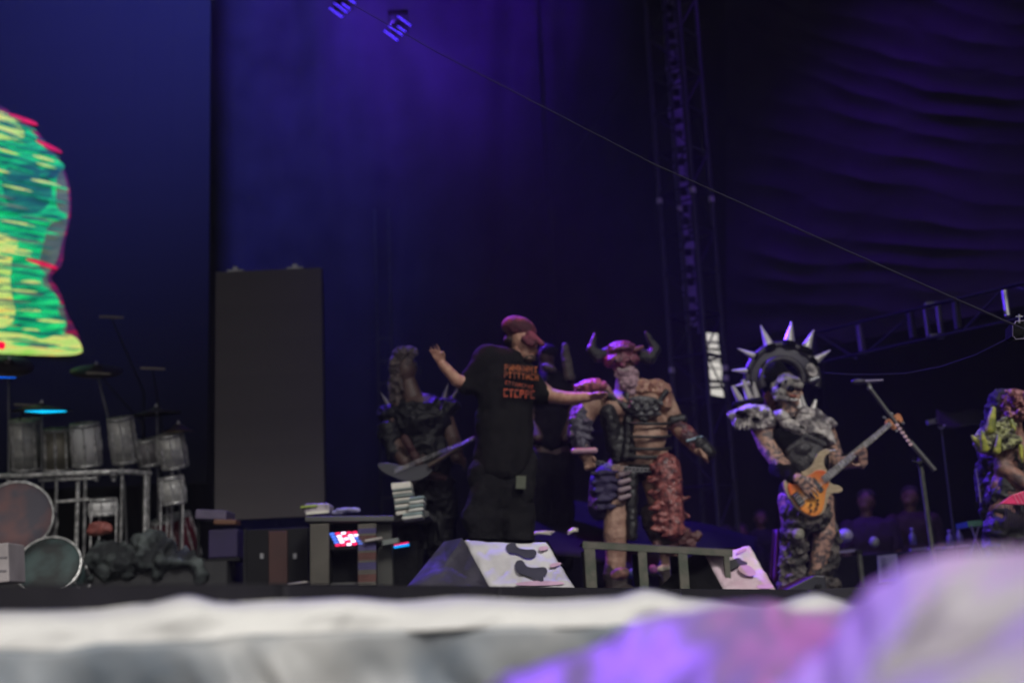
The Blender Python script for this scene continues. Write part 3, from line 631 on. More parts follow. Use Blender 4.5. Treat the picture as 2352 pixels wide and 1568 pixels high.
for (x, y, r1, lab) in ((1245,1227,34,'crumpled pale foil scrap behind the big white wedge'),(1316,1222,14,'thin pale foil scrap right of the big white wedge')):
    g = MB(); rr = random.Random(int(x))
    for k in range(5):
        a = at(x-r1+rr.uniform(0, 8), y+rr.uniform(-4, 7), 10.4); b = at(x+r1*rr.uniform(0, 1), y-6+rr.uniform(-3, 6), 10.4); g.tube([a, (a+b)/2+Vector((0, 0, .012)), b], [.004, .012, .004], 6)
    tag(obj('foil_scrap', g, mat('foil', (.6, .56, .46), .4, .3)), lab, 'foil')
g = MB(); g.grid(lambda u, v: at(1120+u*620, 1120+110*u+v*130+5*math.sin(u*14), 12.2-1.6*v+.05*math.sin(u*20+v*5)), 40, 10)
tag(obj('floor_cloth', g, mat('slate_cloth', (.006, .006, .008), .95, bump=.3, spec=.1), solid=.01), 'dark cloth slope behind the two central performers', 'cloth')

# ------------------------------------------------------------------ wedge monitors in sheets
blot = mat('black_stain', (.045, .044, .048), .9); pst = mat('pink_stain', (.62, .40, .48), .8)
def wedge(Y, F4, S4, label, cloth, sidem, blots, pinks, dep=.45):
    """F4: sloped face corners (tl,tr,br,bl); S4: visible side outline"""
    root = thing('wedge_monitor', label, 'wedge monitor', at((F4[2][0]+F4[3][0])/2, F4[2][1], Y), 'sheet covered wedge monitors along the stage front')
    tl, tr_, br, bl_ = [at(x, y, Y + (.32 if i < 2 else 0)) for i, (x, y) in enumerate(F4)]
    nrm = (tr_-tl).cross(bl_-tl).normalized(); nrm = -nrm if nrm.y > 0 else nrm
    def fn(u, v):
        p = (tl*(1-u)+tr_*u)*(1-v) + (bl_*(1-u)+br*u)*v
        e = min(u, 1-u, v, 1-v)
        return p + nrm*(.018*noise.noise(p*7) + .012*noise.noise(p*19) - .03*max(0, 1-e*12)**2) + Vector((0, 0, .012*noise.noise(Vector((u*5, 0, 1))) if v < .05 else 0))
    obj('sheet', MB().grid(fn, 46, 24), cloth, root, solid=.004)
    sp = [at(x, y, Y + d) for (x, y, d) in S4]; cen = sum(sp, Vector())/len(sp)
    g = MB(); n_ = len(sp)
    for i in range(n_):
        a, b = sp[i], sp[(i+1) % n_]
        def ff(u, v, a=a, b=b):
            p = (a*(1-u)+b*u)*(1-v)+cen*v; return p + Vector((0, -.03, 0))*noise.noise(p*6) + Vector((0, -.012, 0))*noise.noise(p*16)
        g.grid(ff, 12, 8)
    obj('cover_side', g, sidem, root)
    g = MB(); g.add([tl, tr_, br, bl_, tl+Vector((0, dep, -.02)), tr_+Vector((0, dep, -.02)), br+Vector((0, dep, 0)), bl_+Vector((0, dep, 0))], [(0,4,5,1),(1,5,6,2),(4,7,6,5),(0,3,7,4),(3,2,6,7)]); obj('cabinet', g, black, root)
    for pts, m_ in [(b, blot) for b in blots] + [(b, pst) for b in pinks]:
        def uvp(x, y):
            # ray against the sloped face
            d = (_f + _r*((x-1176)/F) + _u*((784-y)/F)); t = (tl-CAM).dot(nrm)/d.dot(nrm); return CAM + d*t + nrm*.022
        q = [uvp(x, y) for x, y in sm(pts, 2)]; g = MB(); g.prism(q, nrm*.002); obj('paint_blot', g, m_, root)
    return root
sheetm = mat('wedge_sheet', (.60, .585, .60), .7, nscale=2.2, col2=(.40, .38, .40), bump=.25, bscale=12, lo=.35, hi=.6)
sheetp = mat('wedge_sheet_pink', (.64, .57, .60), .7, nscale=3, col2=(.52, .36, .43), bump=.25, bscale=12, lo=.38, hi=.6)
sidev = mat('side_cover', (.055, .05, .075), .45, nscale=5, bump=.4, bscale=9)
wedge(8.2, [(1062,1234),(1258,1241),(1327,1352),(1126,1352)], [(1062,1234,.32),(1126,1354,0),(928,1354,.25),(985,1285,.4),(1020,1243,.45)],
      'largest white-sheeted wedge monitor with black paint blots', sheetm, sidev,
      [[(1160,1262),(1166,1254),(1184,1250),(1186,1262),(1206,1268),(1230,1266),(1234,1280),(1216,1290),(1200,1284),(1188,1276),(1168,1276)], [(1182,1308),(1184,1294),(1200,1290),(1208,1306),(1226,1310),(1254,1306),(1258,1322),(1246,1330),(1250,1342),(1232,1340),(1222,1332),(1206,1326),(1190,1322)]],
      [[(1235,1262),(1255,1258),(1262,1266),(1240,1272)], [(1262,1300),(1288,1296),(1290,1302),(1264,1310)], [(1180,1344),(1240,1338),(1300,1342),(1290,1349),(1190,1351)]])
wedge(8.9, [(1612,1262),(1722,1253),(1790,1360),(1664,1358)], [(1612,1262,.32),(1664,1358,0),(1506,1356,.3),(1545,1318,.4),(1575,1284,.4)],
      'smaller white-sheeted wedge monitor with pink stains right of the bench', sheetp, black,
      [[(1672,1292),(1684,1290),(1696,1285),(1704,1292),(1718,1297),(1714,1303),(1696,1304),(1680,1314),(1668,1310)]],
      [[(1706,1300),(1722,1304),(1740,1322),(1724,1330),(1704,1322),(1692,1310)], [(1735,1350),(1770,1344),(1780,1356),(1740,1357)], [(1690,1272),(1712,1262),(1716,1268),(1694,1278)]])
root = thing('wedge_monitor', 'plain black wedge monitor at the bassist\'s feet', 'wedge monitor', at(1840, 1360, 8.9), 'sheet covered wedge monitors along the stage front')
del root['group']
g = MB(); g.prism([at(1788,1362,9.05), at(1872,1320,9.05), at(1896,1322,9.05), at(1902,1368,9.05)], (0, .5, 0)); obj('cabinet', g, mat('navy_black', (.012, .012, .022), .5), root, bevel=.01)
g = MB(); g.box(at(1880, 1345, 9.03), (.04, .02, .02)); obj('handle', g, darksteel, root)

# ------------------------------------------------------------------ right wing: case table and clutter
Rg = 12.5
root = thing('case_table', 'long black road case table in the right wing', 'road case', at(2050, 1350, Rg))
g = MB(); bxp(g, 1915, 1262, 2330, 1420, Rg+.03, .7, rotY(-2)); obj('body', g, mat('navy_case', (.005, .005, .010), .8, spec=.15), root, bevel=.01)
for (x0, x1, y) in ((1920,1968,1266),(2092,2130,1261),(2134,2164,1259),(2170,2228,1256)):
    g = MB(); bxp(g, x0, y-4, x1, y+2, Rg-.02, .06, rotY(-3)); obj('metal_edge', g, mat('lilac_metal', (.32, .28, .45), .5, .2), root)
root = thing('set_list', 'pale violet paper with a column of small print taped to the case', 'paper', at(2040, 1330, Rg))
g = MB(); g.prism([at(2015,1276,Rg-.03), at(2060,1271,Rg-.03), at(2069,1336,Rg-.03), at(2019,1339,Rg-.03)], (0, .004, 0)); obj('sheet', g, mat('violet_paper', (.42, .38, .66), .7, nscale=3), root)
for k in range(12):
    y = 1281 + k*4.1; x0 = 2022 + (k*.45); wd = [12, 16, 10, 14, 15, 11, 13, 16, 9, 14, 12, 10][k]
    g = MB(); a = at(x0+wd/2, y, Rg-.036); g.box(a, (wd*Rg/F, .003, 1.4*Rg/F), rotY(-3)); obj('text_line', g, mat('violet_ink', (.14, .11, .26)), root)
g = MB(); bxp(g, 2028, 1330, 2062, 1336, Rg-.045, .006, rotY(-3)); obj('tape', g, mat('violet_tape', (.3, .12, .8), .3), root)
f = Fig(12.2); f.e((1941, 1229), 18, 16, 18); o = blob('helmet', f.mb, .01, mat('white_lilac', (.40, .36, .52), .35, nscale=4)); tag(o, 'round white ball-like helmet on the case beside the bassist', 'helmet')
f = Fig(12.3); f.e((2008, 1244), 12, 13, 12); tag(blob('cup', f.mb, .01, mat('grey_green', (.2, .21, .18), .6)), 'small grey-green round cup on the case front', 'cup')
for (x, y, h_, lab) in ((2098,1235,38,'clear bottle standing beside the tall microphone stand'),(2184,1238,36,'clear bottle second from the right on the case'),(2206,1236,46,'tall clear bottle rightmost on the case')):
    root = thing('bottle', lab, 'bottle', at(x, y+h_*.5, Rg+.1), 'bottles on the case in the right wing'); s_ = Rg/F
    c = at(x, y+h_*.42, Rg+.1); g = MB().lathe(c, (0, 0, 1), [(0, 0), (8*s_, 0), (8*s_, h_*.55*s_), (3*s_, h_*.78*s_), (3*s_, h_*.9*s_)], 16); obj('body', g, mat('bottle_plastic', (.18, .17, .26), .15, nscale=30), root)
    g = MB().lathe(c+Vector((0, 0, h_*.9*s_)), (0, 0, 1), [(0, 0), (4*s_, 0), (4*s_, 4*s_), (0, 4*s_)], 12); obj('cap', g, mat('cap_white', (.45, .4, .6), .5), root)
# post left of the sheet
root = thing('short_stand', 'short grey steel post leaning in front of the set list', 'stand', at(1984, 1370, 10.6))
g = MB(); g.cone(at(1973, 1268, 10.6), at(1986, 1385, 10.6), .022, .022, 10); obj('post', g, steel, root)
g = MB(); g.cone(at(1972, 1262, 10.6), at(1973, 1272, 10.6), .03, .03, 10); obj('collar', g, darksteel, root)
# green strip and chair legs by the right performer
root = thing('folding_stool', 'low stool with a dim green seat edge beside the right performer', 'stool', at(2255, 1260, 11))
g = MB(); bxp(g, 2222, 1193, 2300, 1206, 11, .3, rotY(-3)); obj('seat', g, mat('green_seat', (.02, .10, .075), .5, nscale=20), root)
for (a, b) in (((2290,1206),(2256,1300)),((2230,1206),(2262,1300)),((2248,1208),(2222,1300))):
    g = MB(); g.cone(at(*a, 11), at(*b, 11.1), .008, .008, 8); obj('leg', g, mat('violet_metal', (.25, .2, .4), .4, .5), root)

# ------------------------------------------------------------------ microphone stand
M_ = 9.9
root = thing('microphone_stand', 'black microphone boom stand holding a pink pick strip beside the bass headstock', 'microphone stand', Vector((at(2140, 1260, M_).x, M_, 1.5)))
st_ = mat('stand_metal', (.085, .083, .085), .5, .3)
g = MB(); g.cone(at(1993,884,M_), at(2092,1017,M_-.03), .016, .016, 12); obj('boom', g, st_, root)
g = MB(); g.cone(at(2090,1014,M_-.03), at(2147,1080,M_-.05), .022, .021, 12); obj('boom_weight', g, st_, root)
g = MB(); g.cone(at(1995,887,M_), at(1999,893,M_), .021, .021, 12); obj('ring', g, alum, root)
g = MB(); a = at(2112, 1050, M_); b = at(2143, 1262, M_); b2 = at(2158, 1385, M_); g.cone(a, b2, .019, .021, 12); obj('pole', g, steel, root)
g = MB(); g.cone(at(2106,1066,M_-.02), at(2117,1060,M_-.02), .026, .026, 12); g.cone(at(2095,1058,M_-.03), at(2112,1064,M_-.03), .01, .01, 8); obj('clutch', g, darksteel, root)
g = MB(); g.tube([at(1962,876,M_), at(1990,876,M_), at(2000,886,M_)], .011, 8); obj('clip', g, st_, root)
g = MB(); g.cone(at(1985,876,M_), at(2028,873,M_), .017, .011, 12); obj('microphone', g, mat('mic_violet', (.11, .09, .16), .4, .4), root)
g = MB(); g.ell(at(1972,876,M_), (.06, .03, .024)); obj('grille', g, mat('mic_grille', (.06, .055, .08), .5, .4), root)
g = MB(); g.cone(at(2063,970,M_-.04), at(2097,1025,M_-.04), .012, .012, 6); obj('pick_holder', g, black, root)
pk = mat('pink_pick', (.55, .36, .40), .5, nscale=30)
for k in range(6):
    x = 2058 + k*6.2; y = 975 + k*8.9; g = MB()
    pts = [(x-3, y-2.5), (x+5.5, y-4.2), (x+8.5, y+2.5), (x, y+4.2)]
    g.prism([at(X_, Y_, M_-.065) for X_, Y_ in sm(pts, 1)], (0, .004, 0)); obj('pick', g, pk, root)
g = MB()
for t in (.3, 2.4, 4.5): g.cone((b2.x, M_, 1.62), (b2.x+.35*math.cos(t), M_+.35*math.sin(t), 1.505), .01, .01, 8)
obj('tripod', g, darksteel, root)
for (x, y, lab) in ((2140,968,'small silver clamp light hanging in the dark right wing'),):
    root = thing('clamp', lab, 'clamp', at(x, y, 12)); g = MB(); g.box(at(x, y, 12), (.09, .06, .04), rotY(-8)); obj('body', g, mat('clamp_silver', (.25, .24, .28), .4, .4), root); g = MB(); g.cone(at(x+8,y-2,11.97), at(x+12,y-3,11.97), .014, .014, 8); obj('knob', g, darksteel, root)
root = thing('microphone_stand', 'thin black stand with a chrome tip left of the right performer', 'microphone stand', Vector((at(2170, 1250, 12).x, 12, 1.5)))
g = MB(); a = at(2163, 985, 12); g.cone((a.x, 12, a.z), (a.x, 12, 1.5), .01, .012, 8); obj('pole', g, mat('stand_dark', (.03, .03, .035), .5), root)
g = MB(); g.tube([at(2156,980,12), at(2162,985,12), at(2170,976,12)], .007, 8); obj('hook', g, chrome, root)

# ------------------------------------------------------------------ people
def person(name, label, px, Y):
    b = at(px, 1360, Y); return thing('person', label, 'person', Vector((b.x, Y, 1.5)))
def feet(f, x, d=0, w=17, toe=26, dirx=1):
    # a boot standing on the deck under picture column x
    b = at(x, 1365, f.Y+d); z = 1.5; S = f.S
    b = Vector((b.x, f.Y+d, z)); f.mb.cap(b+Vector((0, 0, w*S)), b+Vector((dirx*toe*S, -toe*.8*S, w*.62*S)), w*S, w*.6*S); return b
def ankle(f, x, d=0, h=30): b = at(x, 1365, f.Y+d); return Vector((b.x, f.Y+d, 1.5+h*f.S))
def w2(f, a, b, ra, rb): f.mb.cap(a, b, ra*f.S, rb*f.S)

# ---- man in black shirt and cap, arms out
Y = 10.0; f = Fig(Y)
root = person('person', 'man in black T-shirt with orange print and reddish cap reaching out both arms', 1165, Y)
f.e((1203,782), 31, 40, 34, -18).e((1212,812,-.03), 20, 20, 22, -20)            # skull, jaw
f.e((1231,806,-.06), 6, 8, 8).e((1222,795,-.10), 13, 4, 8).e((1218,822,-.1), 9, 3, 6)   # nose, brow, lips
f.e((1186,800,-.05), 5, 9, 8, 10)                                                # ear
f.chain(((1192,812), 22), ((1178,850), 27))
f.e((1165,900), 62, 62, 42).e((1160,980), 56, 70, 42).e((1150,1070), 56, 46, 42)
f.chain(((1115,862), 26), ((1082,886), 19), ((1048,872,-.06), 15), ((1016,836,-.1), 11))
f.chain(((1215,878), 26), ((1262,908), 18), ((1300,914,-.06), 16), ((1352,912,-.1), 12))
hl = f.p(1014,834,-.1); f.hand(hl, at(996,800,Y-.16)-hl, (-.5,-.8,0), (.75,-.2,.3), .12, .165)
hr = f.p(1352,912,-.1); f.hand(hr, at(1395,906,Y-.22)-hr, (.1,.35,-.9), (.1,-.9,.4), .16, .19)
for x, k in ((1112, 0), (1192, .1)):
    f.c((1125 + (x-1112)*.7, 1090), (x, 1215, -.02), 34, 25); a = ankle(f, x, k); w2(f, f.p(x, 1215, -.02), a, 24, 14); feet(f, x, k)
blob('body', f.mb, .0075, skin, root, rough=(.004, 9, 'n'))
shirt = mat('black_tshirt', (.009, .0085, .009), .95, bump=.4, bscale=10, spec=.15)
f.new(); f.e((1163,895), 76, 78, 52).e((1160,980), 70, 110, 50).e((1158,1050), 72, 70, 50).c((1122,832), (1172,836), 42, 40).c((1088,864), (1124,832), 30, 41).c((1163,900), (1158,1060), 66, 68)
f.c((1172,850), (1150,870), 40, 50).c((1130,842), (1170,838), 28, 30)
f.chain(((1125,862), 36), ((1092,884), 30), ((1074,888,-.02), 25)).chain(((1205,872), 38), ((1236,900), 30), ((1250,908), 25))
blob('t_shirt', f.mb, .012, shirt, root, rough=(.022, 4, 'n'), smooth=14)
f.new(); f.e((1146,1090), 74, 62, 50).c((1140,1100), (1106,1190), 52, 48).c((1160,1100), (1190,1190), 46, 38)
for x, k in ((1112, 0), (1192, .1)): f.c((1125 + (x-1112)*.7, 1100), (x, 1235, -.02), 44, 38); f.c((x, 1235, -.02), (x, 1280), 37, 34)
f.c((1215, 1060, -.05), (1205, 1130, -.08), 22, 26)
blob('trousers', f.mb, .012, mat('charcoal_trousers', (.010, .0098, .0108), .95, nscale=5, bump=.4, spec=.15), root, rough=(.02, 6, 'n'))
f.new()
for x, k in ((1112, 0), (1192, .1)): a = ankle(f, x, k, 40); w2(f, a, a-Vector((0, 0, 25*f.S)), 19, 19); feet(f, x, k, 21, 30)
blob('boots', f.mb, .012, black, root)
f.new(); f.e((1192,754,-.0), 43, 28, 40, 22).c((1218,772,-.12), (1246,790,-.16), 13, 6).c((1205,780,-.12), (1222,790,-.15), 10, 8)
blob('cap', f.mb, .008, mat('maroon_cap', (.17, .035, .06), .85, nscale=9, col2=(.05, .01, .02), lo=.42, hi=.58), root, rough=(.004, 20, 'n'))
f.new(); f.e((1172,782,.04), 16, 14, 30, 10).e((1216,824,-.07), 15, 9, 14)
blob('hair', f.mb, .009, mat('brown_hair', (.05, .03, .025), .9), root, rough=(.012, 30, 'n'))
# orange print: two rows of block lettering shapes on the chest
ora = mat('orange_print', (.34, .085, .02), .8, nscale=26, col2=(.10, .02, .01)); redp = mat('red_print', (.36, .045, .01), .7, nscale=20, col2=(.12, .02, .01))
def print_row(x0, y0, x1, y1, y0r, m, n):
    R2 = random.Random(int(y0)); k = (x1-x0)/n; S = f.S
    for i in range(n):
        xa = x0 + k*i; dy = (y0r-y0)*i/n
        for (u0, v0, u1, v1) in R2.choice([[(.05,0,.3,1),(.6,0,.85,1),(.3,.4,.6,.6)], [(.05,0,.3,1),(.3,0,.85,.2),(.3,.8,.85,1)], [(.05,0,.85,.22),(.32,.22,.58,1)], [(.05,0,.3,1),(.3,0,.8,.2),(.3,.42,.75,.6),(.6,.2,.85,.5)]]):
            g = MB(); h = y1-y0
            P = [(xa+u0*k, y0+dy+v0*h), (xa+u1*k, y0+dy+v0*h), (xa+u1*k, y0+dy+v1*h), (xa+u0*k, y0+dy+v1*h)]
            def dp(x): return -.258 + ((x-1172)/72)**2*.13
            vs = [at(x, y, Y+dp(x)) for x, y in P]; g.prism(vs, (0, .006, 0)); obj('print_letter', g, m, root)
print_row(1158, 836, 1236, 851, 842, ora, 7); print_row(1157, 853, 1238, 867, 860, ora, 8); print_row(1160, 874, 1226, 882, 886, redp, 9); print_row(1156, 892, 1230, 911, 897, redp, 6)
g = MB(); bxp(g, 1185, 1092, 1208, 1122, Y-.23, .03, rotY(5)); obj('pocket_patch', g, mat('olive_patch', (.09, .10, .07), .8), root, bevel=.004)

# ---- costumed performer at left with pale mane
Y = 10.9; f = Fig(Y)
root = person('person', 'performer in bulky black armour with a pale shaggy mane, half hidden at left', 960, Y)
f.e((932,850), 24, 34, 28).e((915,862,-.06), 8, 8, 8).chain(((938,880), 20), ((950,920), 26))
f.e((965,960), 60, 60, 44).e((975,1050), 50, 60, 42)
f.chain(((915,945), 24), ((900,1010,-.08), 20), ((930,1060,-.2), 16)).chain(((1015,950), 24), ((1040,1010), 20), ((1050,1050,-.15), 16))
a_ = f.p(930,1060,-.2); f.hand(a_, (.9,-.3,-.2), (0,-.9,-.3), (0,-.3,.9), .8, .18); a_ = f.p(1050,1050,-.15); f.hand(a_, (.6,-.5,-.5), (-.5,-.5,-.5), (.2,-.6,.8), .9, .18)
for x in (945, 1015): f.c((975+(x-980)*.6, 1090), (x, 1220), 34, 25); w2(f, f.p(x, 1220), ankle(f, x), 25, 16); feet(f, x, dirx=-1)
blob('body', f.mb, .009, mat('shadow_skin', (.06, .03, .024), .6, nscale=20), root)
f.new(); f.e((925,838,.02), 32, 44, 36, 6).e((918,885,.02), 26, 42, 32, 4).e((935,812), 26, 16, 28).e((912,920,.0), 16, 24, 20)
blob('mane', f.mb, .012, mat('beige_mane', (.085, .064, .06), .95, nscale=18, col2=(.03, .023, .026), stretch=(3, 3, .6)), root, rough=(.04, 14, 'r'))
f.new(); f.e((968,965), 76, 62, 56).e((978,1050), 68, 64, 54).e((900,950), 34, 26, 34).e((1025,935), 34, 26, 34).c((890,990,-.08), (905,1040,-.14), 26, 20)
f.e((985,1125), 66, 50, 50); f.c((945,1140), (945,1290), 40, 30); f.c((1015,1140), (1015,1290), 40, 30)
blob('armour', f.mb, .013, mat('black_gloss_armour', (.006, .006, .0075), .55, nscale=8, bump=.4, bscale=20, spec=.2), root, rough=(.03, 7, 'r'))
for k, (a, b) in enumerate((((893,930),(874,900)),((905,922),(890,884)),((1020,915),(1030,880)),((1035,922),(1052,892)))):
    f.new().spike(a, b, 8); obj('shoulder_spike', f.mb, mat('dark_spike', (.06, .05, .07), .4, .2), root)
f.new(); f.c((930,1005,-.3), (975,1088,-.26), 9, 12).c((975,1088,-.26), (1020,1098,-.24), 12, 8)
blob('sash', f.mb, .01, mat('dark_red_sash', (.04, .008, .008), .7, nscale=9), root, rough=(.012, 12, 'n'))
# his dark guitar
root = thing('guitar', 'dark curved electric guitar held low by the pale-maned performer', 'guitar', at(910, 1085, 10.5))
P = sm([(862,1066),(885,1060),(915,1068),(950,1072),(985,1060),(1000,1075),(975,1100),(935,1108),(905,1096),(880,1086)], 2)
g = MB(); g.prism([at(x, y, 10.5) for x, y in P], (0, .04, 0)); obj('body', g, mat('grey_guitar', (.03, .03, .038), .5, nscale=6), root, bevel=.006)
g = MB(); g.cone(at(985,1070,10.48), at(1090,1005,10.4), .022, .018, 8); obj('neck', g, mat('guitar_neck_dark', (.06, .04, .03), .4), root)
for k in range(4): g = MB(); g.cone(at(905,1077+k*3,10.485), at(1088,1003+k*2,10.38), .0012, .0012, 5); obj('string', g, chrome, root)

# ---- dark guitarist half hidden behind the capped man
Y = 11.6; f = Fig(Y)
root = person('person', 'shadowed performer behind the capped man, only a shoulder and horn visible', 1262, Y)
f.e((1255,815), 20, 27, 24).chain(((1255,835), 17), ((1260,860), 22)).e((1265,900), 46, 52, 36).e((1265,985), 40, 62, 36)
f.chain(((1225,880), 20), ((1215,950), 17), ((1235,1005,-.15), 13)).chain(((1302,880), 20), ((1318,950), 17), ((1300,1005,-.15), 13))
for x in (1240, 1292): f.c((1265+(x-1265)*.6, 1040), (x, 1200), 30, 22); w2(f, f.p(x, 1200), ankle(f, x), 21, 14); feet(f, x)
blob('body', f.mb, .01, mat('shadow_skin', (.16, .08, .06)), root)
f.new(); f.e((1266,905), 54, 58, 44).e((1265,985), 50, 70, 44).e((1228,868), 24, 16, 22).e((1258,808), 24, 20, 26); f.c((1245,1060), (1240,1290), 36, 26); f.c((1285,1060), (1292,1290), 36, 26)
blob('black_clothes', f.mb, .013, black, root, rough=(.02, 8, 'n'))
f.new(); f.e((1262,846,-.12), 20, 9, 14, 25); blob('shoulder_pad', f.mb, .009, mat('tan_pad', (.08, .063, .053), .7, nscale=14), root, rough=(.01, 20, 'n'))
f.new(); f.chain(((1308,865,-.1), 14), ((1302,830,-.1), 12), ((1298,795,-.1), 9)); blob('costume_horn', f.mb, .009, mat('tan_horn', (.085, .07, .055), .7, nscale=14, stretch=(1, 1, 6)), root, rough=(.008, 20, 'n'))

# ---- central singer in horned mask
Y = 10.6; f = Fig(Y)
root = person('person', 'singer in pink horned mask with grey beard, strapped bare belly and purple loincloth', 1450, Y)
f.e((1430,826), 30, 38, 34).chain(((1440,860), 26), ((1445,895), 34))
f.e((1448,940), 72, 52, 46).e((1480,985), 56, 62, 46).e((1478,1050), 60, 44, 44)
f.e((1418,935,-.12), 30, 24, 20).e((1490,925,-.12), 30, 24, 20).e((1488,1005,-.12), 42, 44, 26)
f.chain(((1378,905), 30), ((1348,950,-.02), 24), ((1330,990,-.05), 20), ((1345,1045,-.1), 15))
f.chain(((1520,915), 28), ((1548,965), 22), ((1566,990,-.04), 20), ((1604,1032,-.1), 14))
a_ = f.p(1345,1045,-.1); f.hand(a_, (.3,-.25,-.9), (-.4,-.9,.1), (.6,-.5,.2), 1.5, .2)
a_ = f.p(1604,1032,-.1); f.hand(a_, (.55,-.2,-.8), (-.6,-.6,.2), (-.3,-.7,.4), 1.5, .2)
for x, hx in ((1415, 1430), (1540, 1510)): f.c((hx, 1085), (x, 1225, -.05), 42, 30); w2(f, f.p(x, 1225, -.05), ankle(f, x), 29, 18); feet(f, x)
blob('body', f.mb, .0075, mat('tan_latex_skin', (.36, .225, .165), .65, nscale=11, col2=(.22, .12, .085), bump=.3, bscale=60), root, rough=(.006, 9, 'n'))
f.new(); f.e((1428,808,-.02), 38, 26, 42).e((1420,826,-.12), 30, 15, 18, -6).e((1400,830,-.06), 14, 15, 16).e((1455,826,-.08), 14, 14, 16).e((1428,800,-.16), 26, 6, 10).e((1430,838,-.18), 9, 10, 10)
for k in range(6): f.e((1402+k*10, 795+abs(k-2.5)*2.4, -.08), 7, 11, 12)
f.e((1415,832,-.17), 6, 4, 6).e((1446,830,-.17), 6, 4, 6)
blob('pink_mask', f.mb, .0075, mat('mask_pink', (.20, .06, .09), .32, nscale=28, col2=(.05, .015, .028), lo=.4, hi=.58, bump=.6), root, rough=(.009, 24, 'r'))
for x in (1414, 1447): f.new().e((x, 829, -.205), 4, 3, 4); obj('eye', f.mb, black, root)
f.new(); f.e((1440,858,-.12), 30, 18, 20).e((1446,880,-.13), 26, 20, 18).e((1452,898,-.12), 15, 14, 14)
blob('beard', f.mb, .009, mat('mauve_beard', (.38, .25, .29), .9, nscale=24, col2=(.22, .14, .17), stretch=(3, 3, .7)), root, rough=(.014, 22, 'r'))
g = MB(); g.tube([f.p(1418,846,-.21), f.p(1432,849,-.22), f.p(1447,847,-.21)], .006, 8); obj('teeth', g, mat('teeth', (.5, .45, .4), .4), root)
hrn = mat('dark_horn', (.02, .019, .022), .5, nscale=30, bump=.4, stretch=(1, 1, 4))
for pts in ((((1398,812),17),((1375,818),16),((1358,802),12),((1366,768),5)), (((1460,812),17),((1492,822),17),((1506,802),13),((1484,764),5))):
    f.new(); f.chain(*pts); blob('horn', f.mb, .008, hrn, root, rough=(.006, 30, 'r'))
f.new(); f.c((1452,806,-.1), (1475,797,-.1), 7, 5); blob('mask_ear', f.mb, .007, mat('mask_brown', (.15, .05, .04), .6), root)
f.new(); f.e((1358,892,-.05), 40, 22, 34, -8)
for k in range(5): f.e((1326+k*15, 882+abs(k-2)*3, -.15), 10, 7, 9)
blob('shoulder_pad', f.mb, .0085, pinkf, root, rough=(.016, 18, 'r'))
f.new(); f.e((1512,895,-.03), 34, 25, 30, 22).e((1528,925,-.08), 16, 22, 16).e((1475,888,-.13), 24, 20, 14)
blob('chest_flesh', f.mb, .009, mat('peach_latex', (.40, .23, .16), .35, nscale=26, col2=(.24, .10, .08), bump=.6), root, rough=(.014, 16, 'r'))
f.new(); f.e((1478,918,-.2), 36, 9, 12, 6).e((1480,936,-.21), 40, 10, 12, 4).e((1486,952,-.2), 34, 8, 12)
for k in range(7): f.e((1452+k*11, 926+(k % 2)*14, -.255), 6, 6, 6)
blob('chest_harness', f.mb, .0075, mat('gunmetal', (.10, .10, .105), .4, .3, nscale=20, bump=.5), root, rough=(.006, 30, 'n'))
rb = mat('black_strap', (.02, .019, .019), .55, bump=.4)
for (y, r, dd) in ((972, 6, 4), (1002, 5.5, 6), (1030, 6, 8), (1049, 8, 9)):
    g = MB(); g.tube([f.p(1432,y-4,-.13), f.p(1450,y,-.225), f.p(1490,y+1,-.255), f.p(1525,y+1,-.205), f.p(1540,y-1,-.10)], r*.62*f.S, 10); obj('belly_strap', g, rb, root)
f.new(); f.c((1440,905,-.1), (1450,1050,-.16), 14, 12).c((1398,950,-.15), (1420,1050,-.1), 22, 18); f.e((1418,1010,-.06), 30, 42, 34)
f.c((1392,905,-.14), (1475,960,-.2), 9, 9).c((1530,900,-.14), (1480,965,-.2), 7, 8).c((1445,960,-.16), (1440,1050,-.17), 10, 12); blob('black_vest', f.mb, .009, rubber, root, rough=(.012, 14, 'n'))
for k in range(20):
    x = 1375+k*9; y = 1062 + 14*math.sin(min(1, k/19)*math.pi)*.8 + k*.5
    f.new(); R3 = rotY(90 if k % 2 else 0); c_ = f.p(x, y, -.27+abs(x-1460)*.0013)
    g = MB(); g.tube([c_ + R3 @ Vector((6*f.S*math.cos(t*.785), .006*(k % 2), 4*f.S*math.sin(t*.785))) for t in range(9)], .0035, 6); obj('chain_link', g, alum, root)
f.new(); f.e((1465,1085,-.0), 76, 22, 52); f.c((1450,1095,-.14), (1452,1230,-.14), 16, 12)
blob('belt', f.mb, .01, rubber, root, rough=(.01, 18, 'n'))
f.new(); f.e((1395,1120,-.02), 44, 56, 42, 6).e((1378,1160,-.02), 28, 34, 34)
for k in range(5): f.c((1362+k*3, 1088+k*20, -.14), (1430, 1082+k*19, -.17), 6, 6)
blob('loincloth', f.mb, .01, mat('purple_cloth', (.022, .014, .06), .7, nscale=9, bump=.4), root, rough=(.02, 8, 'r'), smooth=3)
for k in range(4): f.new().c((1425,1090+k*18,-.2), (1445,1084+k*18,-.2), 7, 6); blob('rib_plate', f.mb, .008, mat('mauve_plate', (.26, .19, .22), .6, nscale=10), root)
